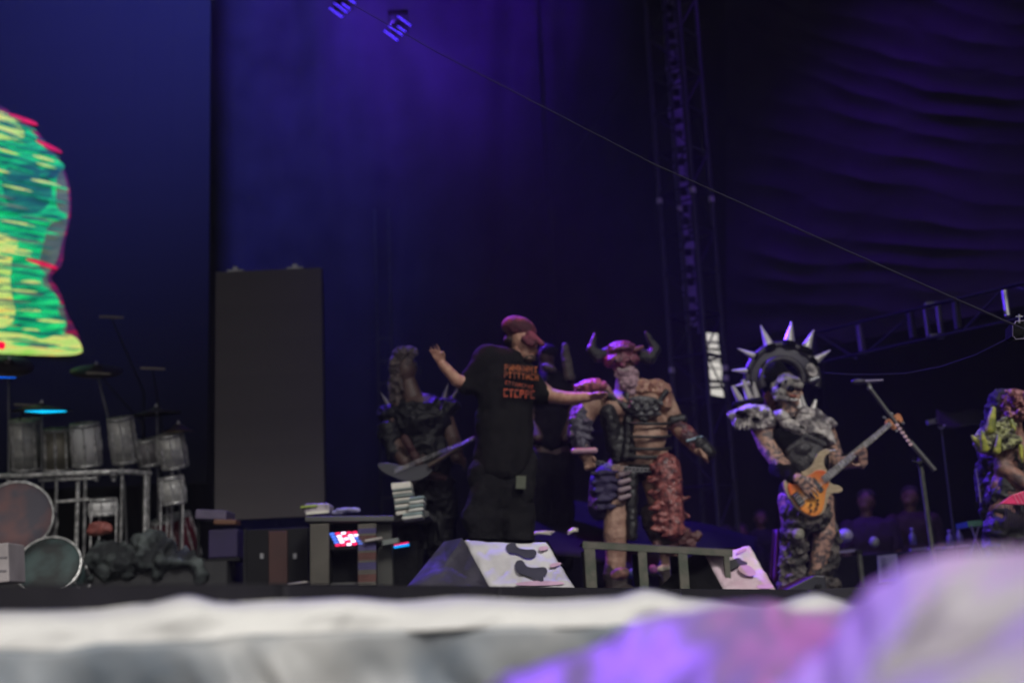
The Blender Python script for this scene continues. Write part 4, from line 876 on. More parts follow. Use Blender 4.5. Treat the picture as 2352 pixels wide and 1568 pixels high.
# hanging fleshy mass
f.new(); rr = random.Random(5)
for k in range(46):
    t = rr.random(); x = 1530 + rr.uniform(-1, 1)*(38 - 14*abs(t-.45)) + 10*t; y = 1072 + t*160
    f.e((x, y, -.22+rr.uniform(-.05, .02)), rr.uniform(12, 20), rr.uniform(5, 8), rr.uniform(8, 14), rr.uniform(-30, 30), 12, 8)
f.c((1530,1075,-.2), (1548,1215,-.2), 34, 26)
blob('flesh_apron', f.mb, .0085, flesh, root, rough=(.010, 16, 'n'))
f.new()
for (x, y, r) in ((1560,1240,20),(1585,1250,15),(1540,1262,16),(1572,1225,18),(1600,1230,14),(1510,1250,12)): f.e((x, y, -.15), r, r*.9, r)
blob('flesh_knee', f.mb, .009, mat('dim_flesh', (.09, .03, .032), .6, nscale=14), root, rough=(.014, 18, 'r'))
# bracers
f.new(); f.chain(((1334,955,-.03), 27), ((1328,1000,-.05), 26), ((1342,1035,-.09), 19))
for k in range(3): f.c((1312, 965+k*18, -.1), (1356, 970+k*18, -.12), 8, 8)
blob('bracer', f.mb, .0085, mat('violet_bracer', (.06, .052, .085), .45, .2, nscale=12, bump=.4), root, rough=(.012, 16, 'r'))
f.new(); f.c((1318,1036,-.16), (1366,1034,-.18), 7, 7); obj('wrist_band', f.mb, mat('pink_band', (.5, .3, .38), .4), root)
f.new(); f.chain(((1558,978,-.03), 21), ((1580,1002,-.06), 21), ((1600,1022,-.09), 18)); blob('bracer', f.mb, .0085, mat('crimson_bracer', (.20, .055, .06), .5, nscale=12, col2=(.05, .02, .03), bump=.5), root, rough=(.014, 18, 'r'))
f.new(); f.c((1545,966,-.05), (1568,962,-.06), 15, 12).c((1606,1018,-.1), (1628,1040,-.1), 20, 17); blob('black_cuff', f.mb, .009, rubber, root, rough=(.008, 16, 'n'))
f.new(); f.c((1578,1012,-.14), (1612,1002,-.14), 3, 2.5); obj('metal_band', f.mb, mat('blue_metal', (.35, .5, .6), .3, .4), root)
f.new()
for x, hx in ((1415, 1430), (1540, 1510)):
    a = ankle(f, x, 0, 70); w2(f, a, ankle(f, x, 0, 20), 27, 24); feet(f, x, 0, 24, 32)
f.c((1515,1190,-.0), (1535,1240,-.05), 44, 36); blob('boots', f.mb, .012, mat('boot_brown', (.03, .02, .02), .8, nscale=12), root, rough=(.02, 12, 'n'))

# ---- bassist
Y = 11.0; f = Fig(Y)
root = person('person', 'bassist in spiked crest helmet and skull mask playing an orange bass', 1840, Y)
f.e((1800,888), 30, 38, 34).e((1822,915,-.05), 22, 22, 22).e((1838,905,-.1), 7, 9, 9).e((1834,928,-.08), 12, 12, 12)
f.chain(((1805,915), 24), ((1815,950), 28)).e((1830,1000), 72, 52, 46).e((1845,1060), 62, 60, 48).e((1850,1130), 56, 46, 44)
f.chain(((1752,985), 27), ((1762,1020,-.03), 23), ((1788,1062,-.12), 20), ((1832,1098,-.36), 13))
f.chain(((1892,985), 26), ((1912,1040,.02), 22), ((1926,1062,-.08), 17), ((1972,1062,-.22), 12))
a_ = f.p(1834,1099,-.385); f.hand(a_, at(1862,1124,Y-.41)-a_, (.1,.9,-.5), (.6,-.3,.6), .38, .215)
a_ = f.p(1984,1066,-.30); f.hand(a_, (-.15,-.55,.8), (-.75,-.1,-.35), (-.6,.1,-.6), .75, .2)
for x, hx, kx, ky in ((1818, 1822, 1828, 1240), (1876, 1880, 1893, 1225)): f.c((hx, 1150), (kx, ky, -.08), 36, 26); w2(f, f.p(kx, ky, -.08), ankle(f, x), 25, 17); feet(f, x)
blob('body', f.mb, .0065, tattoo, root, rough=(.004, 9, 'n'))
# fingers seen over the neck
# crest helmet
crest = mat('violet_black_crest', (.035, .03, .042), .42, nscale=6, bump=.2)
def arc(cx, cy, r, a0, a1, n, d=0, e=1.0): return [f.p(cx + r*math.cos(math.radians(a0+(a1-a0)*i/n)), cy - e*r*math.sin(math.radians(a0+(a1-a0)*i/n)), d) for i in range(n+1)]
S = f.S
g = MB(); g.tube(arc(1797,872,80,208,-12,36,.02), [10*S]*37, 12); obj('crest_rim', g, crest, root)
g = MB(); g.tube(arc(1797,872,48,200,-8,30,-.04), [9*S]*31, 12); obj('crest_inner_rim', g, crest, root)
outer = arc(1797,872,76,205,-10,36,.0); inner = arc(1797,872,50,205,-10,36,-.02)
g = MB(); g.add(outer+inner+[p+Vector((0,.05,0)) for p in outer+inner], [q for i in range(36) for q in ((i,i+1,38+i,37+i),(74+i,111+i,112+i,75+i))], True); obj('crest_plate', g, mat('crest_plate', (.028, .022, .05), .5, nscale=7), root)
f.new(); f.e((1785,880,.05), 40, 46, 40).e((1775,862,.03), 36, 40, 40); blob('helmet_cap', f.mb, .009, black, root)
for (a, b, r) in (((1733,818),(1694,800),9),((1716,852),(1680,850),8),((1768,796),(1747,746),13),((1812,788),(1818,738),15),((1850,803),(1869,757),14),((1870,830),(1907,804),12),((1722,880),(1688,886),8)):
    f.new().spike(a, b, r, .9, 14); obj('crest_spike', f.mb, spikem, root)
    f.new().spike((a[0]-(b[0]-a[0])*.15, a[1]-(b[1]-a[1])*.15, .005), (a[0]+(b[0]-a[0])*.08, a[1]+(b[1]-a[1])*.08, .005), r*1.15, r*1.1, 14); obj('spike_socket', f.mb, black, root)
g = MB(); P = [(1856,832),(1872,838),(1880,862),(1864,866),(1850,850)]; g.prism([f.p(x, y, -.07) for x, y in sm(P, 1)], (0, .04, 0)); obj('side_plate', g, bone, root, bevel=.004)
f.new(); f.c((1862,874,-.03), (1878,868,-.03), 8, 7); obj('side_bolt', f.mb, alum, root)
for (x, y, rx, ry) in ((1758,864,6,5),(1772,861,5,6)):
    f.new().e((x, y, -.06), rx, ry, 4); obj('blue_gem', f.mb, mat('blue_gem', (.12, .06, .8), .3), root)
# skull mask
f.new(); f.e((1803,880,-.06), 30, 24, 30).e((1789,900,-.1), 18, 18, 14).e((1826,880,-.1), 16, 13, 14).e((1838,886,-.12), 9, 9, 10).c((1784,914,-.12), (1822,915,-.14), 7, 6).c((1776,878,-.06), (1784,912,-.1), 9, 8).c((1800,866,-.14), (1832,872,-.15), 7, 6)
blob('skull_mask', f.mb, .0065, mat('mask_bone', (.33, .31, .28), .6, nscale=16, col2=(.11, .10, .10), lo=.4, hi=.56, bump=.5), root, rough=(.008, 22, 'r'))
for (x, y, rx, ry, d) in ((1817,893,9,8,-.185),(1790,884,5,5,-.16),(1805,876,4,3,-.19)): f.new().e((x, y, d), rx, ry, 6); obj('eye_socket', f.mb, black, root)
g = MB(); g.tube([f.p(1815,917,-.165), f.p(1824,919,-.172), f.p(1833,917,-.165)], 2.2*S, 8); obj('teeth', g, mat('white_teeth', (.75, .72, .68), .3), root)
f.new(); f.e((1822,909,-.17), 10, 3, 5); obj('lips', f.mb, mat('lip_red', (.4, .10, .06), .5), root)
f.new(); f.e((1772,915,.03), 20, 30, 24).e((1768,945,.04), 16, 24, 20); blob('hair', f.mb, .009, mat('dark_red_hair', (.09, .025, .025), .9, nscale=20), root, rough=(.015, 20, 'r'))
# shoulder skulls
f.new(); f.e((1728,948,-.05), 44, 20, 34, 4).e((1752,952,-.1), 24, 22, 24).e((1695,950,-.08), 26, 11, 20, -8).c((1675,950,-.1), (1690,972,-.08), 6, 6).c((1690,972,-.1), (1755,978,-.1), 10, 10).e((1768,966,-.1), 16, 16, 16)
for k in range(7): f.c((1690+k*10, 962, -.14), (1688+k*10.5, 984, -.14), 4, 3)
blob('shoulder_skull', f.mb, .0075, bone, root, rough=(.012, 18, 'r'))
for (x, y, rx, ry) in ((1702,948,14,6),(1735,962,10,5)): f.new().e((x, y, -.17), rx, ry, 6, 6); obj('eye_socket', f.mb, black, root)
for (a, b, r) in (((1702,922),(1682,886),9),((1722,916),(1706,872),10),((1738,914),(1730,878),9)):
    f.new().spike(a, b, r, 4.5, 10); obj('shoulder_spike', f.mb, mat('dull_spike', (.5, .47, .47), .4, nscale=10), root)
f.new(); f.c((1690,930,-.05), (1748,920,-.05), 9, 9); obj('spike_base', f.mb, black, root)
f.new(); rr = random.Random(9)
for (x, y, rx, ry, ro) in ((1795,955,20,14,30),(1815,978,26,16,25),(1835,992,26,12,10),(1850,965,24,22,0),(1870,955,22,18,10),(1885,975,26,16,20),(1905,968,18,9,30),(1862,990,22,14,0),(1890,998,18,12,25),(1905,1008,12,16,-20),(1848,945,16,12,0)):
    f.e((x, y, -.15), rx*1.0, ry*1.0, 18, ro)
for k in range(8): f.c((1888+k*2.4, 985+k*5.2, -.17), (1906+k*2, 979+k*5.2, -.17), 3.2, 2.6)
f.c((1890,957,-.1), (1921,973,-.1), 8, 4)
blob('bone_collar', f.mb, .0075, bone, root, rough=(.010, 14, 'r'), smooth=2)
for (a, b, r) in (((1838,938,-.1),(1836,902,-.1),9),((1848,935,-.12),(1840,905,-.12),6),((1866,945,-.1),(1874,918,-.1),9)):
    f.new().spike(a, b, r, 3, 10); obj('collar_spike', f.mb, spikem, root)
# torso armour
f.new(); f.e((1832,1005), 74, 56, 54).e((1842,1060), 64, 58, 56).e((1850,1125), 62, 42, 50)
blob('vest', f.mb, .011, black, root, rough=(.01, 8, 'n'))
f.new(); f.e((1852,1048,-.15), 46, 44, 18).c((1812,1035,-.17), (1850,1000,-.2), 8, 8).c((1850,1000,-.2), (1892,1020,-.17), 8, 8).e((1845,1030,-.2), 20, 16, 12).e((1868,1050,-.2), 16, 16, 10)
blob('belly_armour', f.mb, .0085, mat('charcoal_armour', (.045, .042, .044), .45, nscale=12, bump=.5), root, rough=(.01, 12, 'n'))
f.new(); f.chain(((1792,1074,-.11), 27), ((1822,1094,-.31), 21)); blob('wrist_guard', f.mb, .009, black, root, rough=(.006, 14, 'n'))
f.new(); f.chain(((1928,1060,-.03), 21), ((1950,1056,-.1), 17)); blob('wrist_guard', f.mb, .009, black, root)
# kilt and leg armour
camo = mat('mottled_hide', (.11, .095, .085), .8, nscale=10, col2=(.018, .016, .017), lo=.42, hi=.6, bump=.8, bscale=30)
f.new(); f.e((1852,1178,-.12), 58, 38, 50, 4).e((1850,1200,-.12), 52, 28, 46).c((1880,1165), (1925,1240,-.02), 20, 10).c((1828,1190), (1815,1220), 26, 22)
blob('hide_kilt', f.mb, .0095, camo, root, rough=(.03, 12, 'r'))
f.new()
f.chain(((1826,1232,-.1), 31), ((1822,1290,-.06), 32), ((1816,1345,-.03), 30)); feet(f, 1818, 0, 25, 34); f.e((1830,1228,-.2), 22, 18, 14)
blob('leg_armour', f.mb, .0095, camo, root, rough=(.035, 12, 'r'))
f.new(); f.c((1905,1215,-.05), (1908,1290,-.02), 18, 22); f.c((1895,1300), (1880,1345), 24, 24); feet(f, 1876, 0, 25, 34); f.c((1880,1318,-.12), (1915,1300,-.12), 8, 5)
blob('leg_armour', f.mb, .0095, camo, root, rough=(.03, 12, 'r'))
f.new(); f.e((1834,1226,-.26), 14, 14, 8); blob('knee_plate', f.mb, .008, mat('khaki_plate', (.2, .19, .14), .6, nscale=12), root, rough=(.008, 20, 'n'))
g = MB(); g.grid(lambda u, v: f.p(1775 - 8*v + 26*u + 8*v*u, 1215+120*v, .1+.05*math.sin(u*12)), 16, 8); obj('magenta_cloth', g, mat('magenta_cloth', (.16, .02, .16), .7), root, solid=.006)
for k in range(4): g = MB(); g.cone(f.p(1898,1150+k,0), f.p(1930,1230,-.02), .02-.003*k, .012, 8)
obj('hanging_strap', g, mat('grey_strap', (.16, .14, .15), .7), root)

# ---- the bass
BY = 10.67
def Z(x, y, d=0): return at(1780 + x*.2014, 918.7 + y*.2014, BY + d)
root = thing('bass_guitar', 'orange sunburst bass guitar with pale horns held by the bassist', 'bass guitar', Z(400, 1100))
wood = mat('pale_wood', (.44, .35, .22), .4, nscale=5, col2=(.32, .24, .14), stretch=(3, 3, 14), coat=.3)
def burst():
    m = mat('orange_burst', (.70, .23, .03), .3, coat=.5); n = m.node_tree.nodes; l = m.node_tree.links
    tc = n.new('ShaderNodeTexCoord'); mp = n.new('ShaderNodeMapping'); mp.inputs['Location'].default_value = (-.05, 0, .02); mp.inputs['Scale'].default_value = (5.2, 0.0, 4.2)
    gr = n.new('ShaderNodeTexGradient'); gr.gradient_type = 'SPHERICAL'; r = n.new('ShaderNodeValToRGB')
    r.color_ramp.elements[0].position = .0; r.color_ramp.elements[0].color = (.62, .09, .02, 1); r.color_ramp.elements[1].position = .75; r.color_ramp.elements[1].color = (.78, .34, .05, 1)
    l.new(tc.outputs['Object'], mp.inputs[0]); l.new(mp.outputs[0], gr.inputs[0]); l.new(gr.outputs[0], r.inputs[0])
    mx = n.new('ShaderNodeMixRGB'); mx.inputs[0].default_value = .82; bs = n['Principled BSDF']; src = bs.inputs['Base Color'].links[0].from_socket
    l.new(src, mx.inputs[1]); l.new(r.outputs[0], mx.inputs[2]); l.new(mx.outputs[0], bs.inputs['Base Color']); return m
ob = burst()
full = sm([(110,900),(90,960),(140,1090),(250,1250),(420,1345),(545,1305),(590,1210),(605,1110),(660,1055),(740,1055),(785,1015),(735,972),(655,958),(620,915),(600,800),(560,745),(560,640),(665,582),(640,560),(560,552),(480,610),(425,750),(330,810),(200,850)], 2)
g = MB(); g.prism([Z(x, y, .0) for x, y in full], (0, .045, 0)); obj('body', g, wood, root, bevel=.008)
top = sm([(140,950),(160,1060),(270,1235),(425,1335),(530,1290),(565,1200),(575,1090),(590,1010),(620,970),(612,900),(590,800),(478,788),(400,850),(330,880),(220,900)], 2)
g = MB(); g.prism([Z(x, y, -.018) for x, y in top], (0, .02, 0)); obj('top', g, ob, root, bevel=.006)
def strip(a, b, wa, wb, d0, th, m, name):
    A = Vector(a); B = Vector(b); n_ = Vector((-(B-A).y, (B-A).x)).normalized()
    g = MB(); g.prism([Z(*(A+n_*wa/2), d0), Z(*(B+n_*wb/2), d0), Z(*(B-n_*wb/2), d0), Z(*(A-n_*wa/2), d0)], (0, th, 0)); return obj(name, g, m, root)
n0, n1 = (560, 905), (1322, 262)
strip(n0, n1, 92, 56, -.034, .03, mat('fretboard', (.17, .155, .14), .5, nscale=40, col2=(.12, .11, .10)), 'fretboard')
strip(n0, n1, 96, 60, -.004, .02, wood, 'neck')
N0, N1 = Vector(n0), Vector(n1); dn = (N1-N0); nn_ = Vector((-dn.y, dn.x)).normalized()
for k in range(1, 20):
    t = 1 - (2**(-k/12.0)) ; t = 1 - t*1.5
    if t < 0: break
    c = N0 + dn*t; wd = 92*(1-t)+56*t; g = MB(); g.cone(Z(*(c+nn_*wd/2), -.036), Z(*(c-nn_*wd/2), -.036), .0022, .0022, 6); obj('fret', g, chrome, root)
for k in (3, 5, 7, 9, 12, 15):
    t = 1 - 1.5*(1 - 2**(-(k-.5)/12.0)); c = N0 + dn*t; g = MB(); g.ell(Z(*c, -.035), (.006, .002, .006)); obj('inlay', g, mat('inlay', (.5, .48, .42), .4), root)
for k in range(4):
    o_ = (k-1.5)*18; a = Vector((262, 1150)) + nn_*o_*1.25; b = N1 + nn_*o_*.72; g = MB(); g.cone(Z(*a, -.05), Z(*b, -.042), .0013+.0003*k, .0011+.0003*k, 6); obj('string', g, chrome, root)
for (a, b) in (((430,890),(545,1035)), ((318,1000),(410,1110))): strip(a, b, 46, 46, -.034, .02, mat('pickup_black', (.04, .045, .05), .35), 'pickup')
strip((218,1058), (312,1192), 88, 88, -.03, .015, mat('bridge_black', (.03, .03, .03), .4, .5), 'bridge')
for k in range(5):
    a = Vector((232, 1072)) + Vector((94, 134))*k/5 + Vector((6, 8)); g = MB(); q = nn_.orthogonal(); g.cone(Z(*(a - dn.normalized()*(-38)), -.04), Z(*(a - dn.normalized()*34), -.04), .005, .005, 8); obj('saddle', g, alum, root)
for (x, y) in ((412,1190),(490,1140),(490,1184),(412,1256),(470,1235)):
    g = MB(); g.cone(Z(x, y, -.02), Z(x, y, -.05), .011, .010, 14); obj('knob', g, mat('knob_black', (.035, .025, .02), .4), root)
hs = sm([(1258,228),(1330,205),(1405,140),(1440,175),(1466,240),(1410,262),(1372,345),(1310,305),(1262,300)], 1)
g = MB(); g.prism([Z(x, y, -.02) for x, y in hs], (0, .025, 0)); obj('headstock', g, mat('headstock_orange', (.66, .25, .10), .35, nscale=9), root, bevel=.003)
for (x, y, tx, ty) in ((1302,242,1245,195),(1368,208,1330,150),(1350,298,1390,352),(1410,238,1462,262)):
    g = MB(); g.cone(Z(x, y, -.02), Z(x, y, -.045), .008, .007, 12); obj('tuning_post', g, black, root)
    g = MB(); g.cone(Z(x, y, 0), Z(tx, ty, 0), .004, .004, 6); g.ell(Z(tx, ty, 0), (.014, .006, .009)); obj('tuning_key', g, alum, root)
g = MB(); g.cone(Z(630,575,-.01), Z(690,570,-.01), .004, .005, 8); obj('strap_button', g, chrome, root)

# ---- performer at the right edge
Y = 9.6; f = Fig(Y)
root = person('person', 'long-haired performer in ragged red mask with yellow horned shoulder armour at the right edge', 2320, Y)
f.e((2325,935), 34, 44, 38).e((2352,945,-.05), 12, 14, 14).chain(((2318,965), 28), ((2315,1000), 36)).e((2318,1040), 66, 56, 46).e((2325,1130), 56, 70, 44)
f.chain(((2280,1020), 26), ((2305,1075,-.08), 22), ((2350,1108,-.16), 17), ((2385,1120,-.22), 13))
f.chain(((2370,1020), 26), ((2400,1080), 20), ((2420,1100,-.2), 14))
a_ = f.p(2385,1120,-.22); f.hand(a_, (.9,-.2,-.1), (0,.8,-.3), (0,-.4,.8), .7, .19); a_ = f.p(2420,1100,-.2); f.hand(a_, (-.2,-.5,.8), (-.6,.3,.2), (-.3,.8,0), 1, .19)
for x in (2295, 2375): f.c((2330+(x-2335)*.6, 1170), (x, 1290), 36, 26); a = ankle(f, x); w2(f, f.p(x, 1290), a, 25, 15); feet(f, x)
blob('body', f.mb, .008, mat('dirty_skin', (.24, .12, .09), .6, nscale=14, col2=(.06, .035, .035), lo=.38, hi=.62), root, rough=(.006, 12, 'n'))
f.new(); f.e((2330,930,-.06), 34, 38, 34).e((2350,925,-.1), 16, 26, 20); rr = random.Random(2)
for k in range(26): f.e((2330+rr.uniform(-26, 34), 925+rr.uniform(-30, 34), -.2+rr.uniform(-.03, .03)), rr.uniform(4, 9), rr.uniform(4, 10), 8, rr.uniform(-60, 60), 10, 7)
blob('ragged_mask', f.mb, .007, mat('raw_mask', (.36, .16, .15), .5, nscale=20, col2=(.09, .015, .02), lo=.42, hi=.6, bump=.8), root, rough=(.018, 30, 'r'))
f.new(); f.e((2302,925,.02), 30, 34, 34).e((2285,950,.04), 22, 40, 28).e((2270,1040,.1), 24, 90, 26, 6).e((2262,1130,.12), 20, 80, 24)
blob('dark_hair', f.mb, .011, mat('violet_black_hair', (.014, .010, .022), .8, nscale=20), root, rough=(.03, 16, 'r'))
yg = mat('yellow_green_horn', (.36, .36, .05), .5, nscale=12, col2=(.15, .17, .04), bump=.3)
f.new(); f.e((2285,1005,-.12), 44, 34, 30, -10).e((2262,1015,-.14), 26, 26, 24).e((2310,985,-.16), 26, 18, 20, -20).e((2320,1015,-.16), 28, 16, 18, -15).c((2290,975,-.2), (2312,962,-.2), 7, 7).c((2305,1030,-.2), (2340,1010,-.2), 8, 8)
for k in range(6): f.c((2290+k*6, 1012-k*3, -.26), (2297+k*6, 998-k*3, -.26), 3, 3)
blob('shoulder_armour', f.mb, .0075, mat('yellow_bone', (.27, .28, .12), .6, nscale=16, col2=(.05, .045, .04), lo=.42, hi=.58, bump=.8, bscale=30), root, rough=(.02, 22, 'r'))
for pts in ((((2275,985,-.2),12),((2278,960,-.22),9.5),((2282,938,-.23),5.5)),(((2262,1030,-.24),10),((2258,1008,-.26),7),((2255,990,-.27),3)),(((2252,1022,-.2),9),((2238,1008,-.2),6),((2232,1000,-.2),3)),(((2290,1035,-.24),9),((2294,1012,-.26),6),((2293,998,-.26),3)),(((2345,1025,-.2),6),((2346,1045,-.2),5),((2348,1062,-.2),2.5)),(((2322,965,-.2),6),((2330,985,-.22),5))):
    f.new(); f.chain(*pts); blob('yellow_horn', f.mb, .007, yg, root)
f.new(); f.e((2312,1055,.02), 62, 40, 50).e((2318,1130,.02), 58, 72, 50).e((2330,1200), 64, 60, 50); f.c((2300,1220), (2295,1330), 42, 32); f.c((2365,1220), (2375,1330), 42, 32)
blob('black_costume', f.mb, .012, mat('dark_leather', (.008, .007, .009), .6, bump=.5, bscale=20), root, rough=(.03, 8, 'r'))
for k in range(12): g = MB(); x = 2308+k*6; g.tube([f.p(x, 1158, -.26), f.p(x+1, 1185, -.27), f.p(x-1, 1212, -.25)], [.004, .004, .002], 5); obj('fringe', g, mat('fringe_brown', (.07, .05, .045), .9), root)
for k in range(3): g = MB(); g.cone(f.p(2242+k*3, 1075+k*22, .0), f.p(2246+k*3, 1110+k*22, .0), .008, .005, 6); obj('loose_strap', g, mat('violet_metal', (.2, .18, .3)), root)
root = thing('guitar', 'bright pink guitar with a pointed tip at the right edge of the picture', 'guitar', at(2335, 1145, 9.25))
P = [(2298,1156),(2325,1136),(2352,1127),(2400,1124),(2430,1140),(2400,1158),(2345,1158)]
g = MB(); g.prism([at(x, y, 9.25) for x, y in P], (0, .04, 0)); obj('body', g, mat('hot_pink', (.75, .04, .16), .35, nscale=10, col2=(.6, .03, .12)), root, bevel=.004)
for k in range(4): g = MB(); g.cone(at(2328+k*9, 1136-k*2, 9.24), at(2340+k*9, 1157, 9.24), .002, .002, 5); obj('strap_line', g, mat('pale_pink', (.7, .4, .5)), root)

# ---- crew in the right wing
shade = mat('shaded_crew_skin', (.22, .105, .085), .6, nscale=16)  # skin colour lowered to stand in for the shade of the wing
def crew(px, py, Y, r, label, cap=False, col=None, floor=.65, turn=0, lean=0):
    f = Fig(Y); q = r/19.0
    b = at(px, py, Y); root = thing('person', label, 'person', Vector((b.x, Y, floor)))
    f.e((px, py), 15*q, 19*q, 17*q).e((px+turn*3*q, py+9*q, -.03), 10*q, 10*q, 12*q).e((px+turn*7*q, py+3*q, -.055), 3*q, 4*q, 4*q).e((px-14*q, py+2*q), 3*q, 5*q, 3*q).e((px+14*q, py+2*q), 3*q, 5*q, 3*q).e((px, py-3*q, -.05), 10*q, 2.4*q, 3*q)
    f.c((px, py+14*q), (px, py+30*q), 9*q, 11*q)
    s_ = f.S*q; c = f.p(px+lean, py)
    def L(x, z, d=0): return Vector((c.x + x*s_, c.y+d, c.z - z*s_))
    f.mb.ell(L(0, 62), (38*s_, 20*s_, 34*s_)); f.mb.ell(L(0, 105), (30*s_, 20*s_, 36*s_)); H = c.z - 135*s_
    for s2 in (-1, 1):
        f.mb.cap(L(s2*36, 42), L(s2*44, 90), 11*s_, 9*s_); f.mb.cap(L(s2*44, 90), L(s2*36, 130, -.1), 9*s_, 6*s_)
        f.hand(L(s2*36, 130, -.1), (0, -.3, -1), (-s2, 0, 0), (0, -1, 0), .5, .18)
        hip = L(s2*14, 128); leg = hip.z - floor; k = Vector((hip.x, hip.y-.02, floor+leg*.52)); an = Vector((hip.x, hip.y, floor+.09))
        f.mb.cap(hip, k, 17*s_, 12*s_); f.mb.cap(k, an, 12*s_, 8*s_); f.mb.cap(Vector((hip.x, hip.y+.02, floor+.045)), Vector((hip.x, hip.y-.15, floor+.035)), .045, .035)
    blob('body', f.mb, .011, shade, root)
    g = Fig(Y); g.mb.ell(L(0, 62), (44*s_, 26*s_, 38*s_)); g.mb.ell(L(0, 105), (37*s_, 25*s_, 40*s_))
    for s2 in (-1, 1): g.mb.cap(L(s2*36, 44), L(s2*43, 78), 15*s_, 13*s_); g.mb.cap(L(s2*14, 128), Vector((L(s2*14, 0).x, c.y, floor+.15)), 22*s_, 14*s_)
    blob('dark_clothes', g.mb, .014, mat('crew_'+(col[0] if col else 'black'), col[1] if col else (.015, .015, .018), .85), root, rough=(.015, 7, 'n'))
    g = Fig(Y); g.e((px, py-7*q, .02), 16.5*q, 14*q, 18*q)
    if cap: g.c((px+turn*4*q, py-8*q, -.07), (px+turn*6*q, py-7*q, -.12), 8*q, 6*q)
    blob('cap' if cap else 'hair', g.mb, .009, mat('crew_hair', (.03, .022, .022), .9, nscale=20), root, rough=(.008, 20, 'n'))
    for s2 in (-1, 1): h = Fig(Y).e((px+s2*5*q+turn*2*q, py, -.075), 1.7*q, 1.2*q, 1.7*q); obj('eye', h.mb, black, root)
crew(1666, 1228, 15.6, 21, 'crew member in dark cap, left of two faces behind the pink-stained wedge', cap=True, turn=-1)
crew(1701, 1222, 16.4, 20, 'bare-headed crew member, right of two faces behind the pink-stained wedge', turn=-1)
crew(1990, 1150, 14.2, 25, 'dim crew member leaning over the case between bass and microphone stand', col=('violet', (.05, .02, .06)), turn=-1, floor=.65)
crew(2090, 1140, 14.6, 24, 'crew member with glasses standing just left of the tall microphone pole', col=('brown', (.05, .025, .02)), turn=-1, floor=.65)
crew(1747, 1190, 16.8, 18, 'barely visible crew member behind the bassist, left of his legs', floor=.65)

# ------------------------------------------------------------------ foreground: sheeted barrier and draped covers
plast = mat('grey_plastic', (.46, .46, .455), .5, nscale=3.2, col2=(.20, .235, .28), bump=.3, bscale=7, lo=.36, hi=.62)
hem = mat('white_hem', (.86, .85, .82), .7, nscale=3, col2=(.80, .79, .77), bump=.12, bscale=14)
root = thing('sheeted_barrier', 'long low pit barrier draped in white and grey plastic sheet', 'barrier', Vector((0, 2.6, 0)))
def interp(t, xs):
    for (a, va), (b, vb) in zip(xs, xs[1:]):
        if t <= b: k = (t-a)/(b-a); k = max(0, k); k = k*k*(3-2*k); return va+(vb-va)*k
    return xs[-1][1]
TOP = [(-400,1412),(0,1402),(200,1400),(330,1386),(430,1366),(520,1384),(650,1378),(800,1372),(920,1380),(1060,1370),(1250,1378),(1400,1371),(1482,1352),(1600,1376),(1760,1388),(1870,1362),(1960,1385),(2100,1392),(2500,1392)]
HEM = [(-400,1510),(0,1494),(120,1496),(260,1478),(420,1474),(600,1458),(900,1449),(1200,1440),(1500,1436),(1900,1430),(2500,1430)]
def BYd(px): return 2.45 + .35*px/2352
def hemf(u, v):
    px = -1000+u*4600; y0 = interp(px, TOP); y1 = interp(px, HEM); py = y0 + (y1-y0)*v; Y = BYd(px)
    n_ = noise.noise(Vector((px*.006, py*.01, 0)))*.03 + noise.noise(Vector((px*.02+py*.01, py*.02, 4)))*.010
    return at(px, py, Y + n_ - .02*v + .10*(1-v)**6)
obj('white_hem', MB().grid(hemf, 280, 12), hem, root, solid=.003)
def backf(u, v):
    px = -1000+u*4600; p = at(px, interp(px, TOP), BYd(px)+.10); return p + Vector((0, .18*v, -.25*v*v))
obj('white_top', MB().grid(backf, 120, 5), hem, root, solid=.003)
def plf(u, v):
    px = -1000+u*4600; y1 = interp(px, HEM)-3; p = at(px, y1, BYd(px)-.012)
    q = Vector((p.x, p.y, p.z*(1-v)))
    dd = .07*noise.noise(Vector((px*.0035+v*2, v*6, 2))) + .035*noise.noise(Vector((px*.010-v*9, v*14, 7)))
    for (c_, w_, s_) in ((430, 50, 3.2), (600, 46, 2.6), (500, 40, 3.0), (1500, 60, 2)): dd -= .06*math.exp(-((px-c_-v*900*s_/3)/w_)**2)
    return q + Vector((0, dd*min(1, v*10)-.012, 0))
obj('plastic_sheet', MB().grid(plf, 380, 90), plast, root, solid=.002)
g = MB(); a, b = at(-950, 1450, 2.7), at(3500, 1440, 3.1); g.box(((a.x+b.x)/2, 2.85, .62), (b.x-a.x, .2, 1.15)); obj('steel_core', g, darksteel, root)

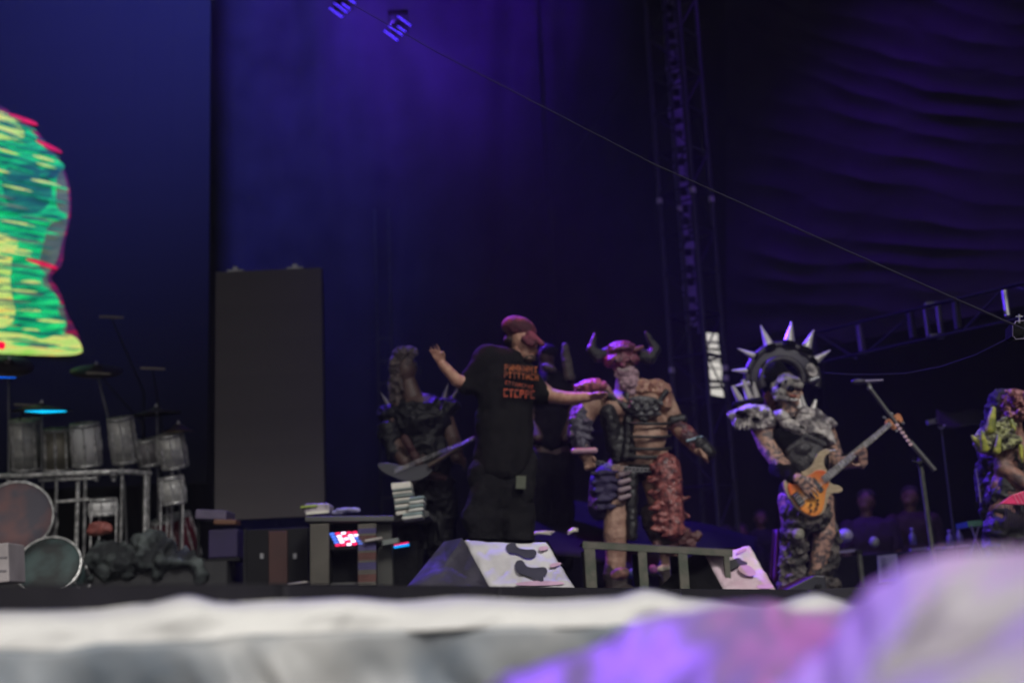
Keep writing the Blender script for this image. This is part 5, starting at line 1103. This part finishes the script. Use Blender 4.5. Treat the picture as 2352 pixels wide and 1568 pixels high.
# low purple-lit cover, rising from lower centre to the right
def translucent(m, k):
    n = m.node_tree.nodes; l = m.node_tree.links; t = n.new('ShaderNodeBsdfTranslucent'); t.inputs[0].default_value = (.9, .88, .92, 1); mx = n.new('ShaderNodeMixShader'); mx.inputs[0].default_value = k
    o = n['Material Output']; l.new(n['Principled BSDF'].outputs[0], mx.inputs[1]); l.new(t.outputs[0], mx.inputs[2]); l.new(mx.outputs[0], o.inputs[0]); return m
cov = mat('glossy_white_cover', (.84, .81, .83), .5, nscale=4, col2=(.70, .66, .70))
translucent(cov, .42)
RIDGE = [(900,1640),(1080,1568),(1180,1520),(1320,1470),(1480,1440),(1650,1408),(1800,1382),(1900,1366),(2000,1358),(2120,1350),(2300,1345),(2700,1345)]
def lowf(u, v):
    px = 900+u*1800; r = interp(px, RIDGE); k = v
    Y = 1.75 - .75*k; py = r + 620*k**1.15
    nz_ = .045*noise.noise(Vector((px*.0035-k*1.2, k*2.6+px*.0015, 3))) + .006*noise.noise(Vector((px*.011+k*4, k*7, 9)))
    return at(px, py, Y) + Vector((0, .3*nz_, nz_))
root = thing('draped_case', 'low pit case under a glossy sheet glowing purple in the foreground', 'draped case', Vector((.45, 1.5, 0)))
obj('sheet', MB().grid(lowf, 110, 60), translucent(mat('thin_pale_plastic', (.40, .38, .42), .45, nscale=4, col2=(.27, .26, .31), bump=.0, bscale=10), .5), root, solid=.002)
g = MB(); g.box((.62, 1.85, .35), (1.3, .3, .7)); obj('case', g, darksteel, root)
# big white corner on the right
R2_ = [(1700,1620),(1780,1568),(1880,1500),(1960,1410),(2020,1335),(2085,1290),(2160,1268),(2260,1260),(2420,1256),(2800,1250)]
def bigf(u, v):
    px = 1760+u*1000; r = interp(px, R2_); k = v
    Y = 1.12 - .28*k + .25*(1-k)**5; py = r + 640*k
    nz_ = .010*noise.noise(Vector((px*.004+k*2.0, k*2.6, 13))) + .004*noise.noise(Vector((px*.012-k*5, k*6, 19)))
    # a hollow between the top fold and the lower folds
    ho = .12*math.exp(-((px-2250)/170)**2 - ((k-.27-(2250-px)*.0004)/.09)**2)
    fo = .020*math.sin((px*.8 + k*620)*.021) + .006*math.sin((px*.7+k*700)*.05)
    return at(px, py, Y) + Vector((0, nz_+ho+fo, .4*nz_-.25*ho))
root = thing('draped_monitor', 'large pale sheet-draped shape filling the lower right corner', 'draped case', Vector((.45, 1.1, 0)))
obj('sheet', MB().grid(bigf, 80, 60), cov, root, solid=.002)
g = MB(); g.box((.68, 1.35, .4), (.5, .3, .8)); obj('case', g, darksteel, root)
# ------------------------------------------------------------------ stage haze
g = MB(); g.box((0, 10, 6.4), (116, 116, 15.4)); hz = bpy.data.objects.new('haze', mesh_of('haze', g, Vector())); C.objects.link(hz); hz['kind'] = 'stuff'
hm = bpy.data.materials.new('haze'); hm.use_nodes = True; n = hm.node_tree.nodes; n.remove(n['Principled BSDF']); v = n.new('ShaderNodeVolumePrincipled')
v.inputs['Color'].default_value = (.85, .85, .88, 1); v.inputs['Density'].default_value = .0014; v.inputs['Anisotropy'].default_value = .15
hm.node_tree.links.new(v.outputs[0], n['Material Output'].inputs['Volume']); hz.data.materials.append(hm)
# ------------------------------------------------------------------ done
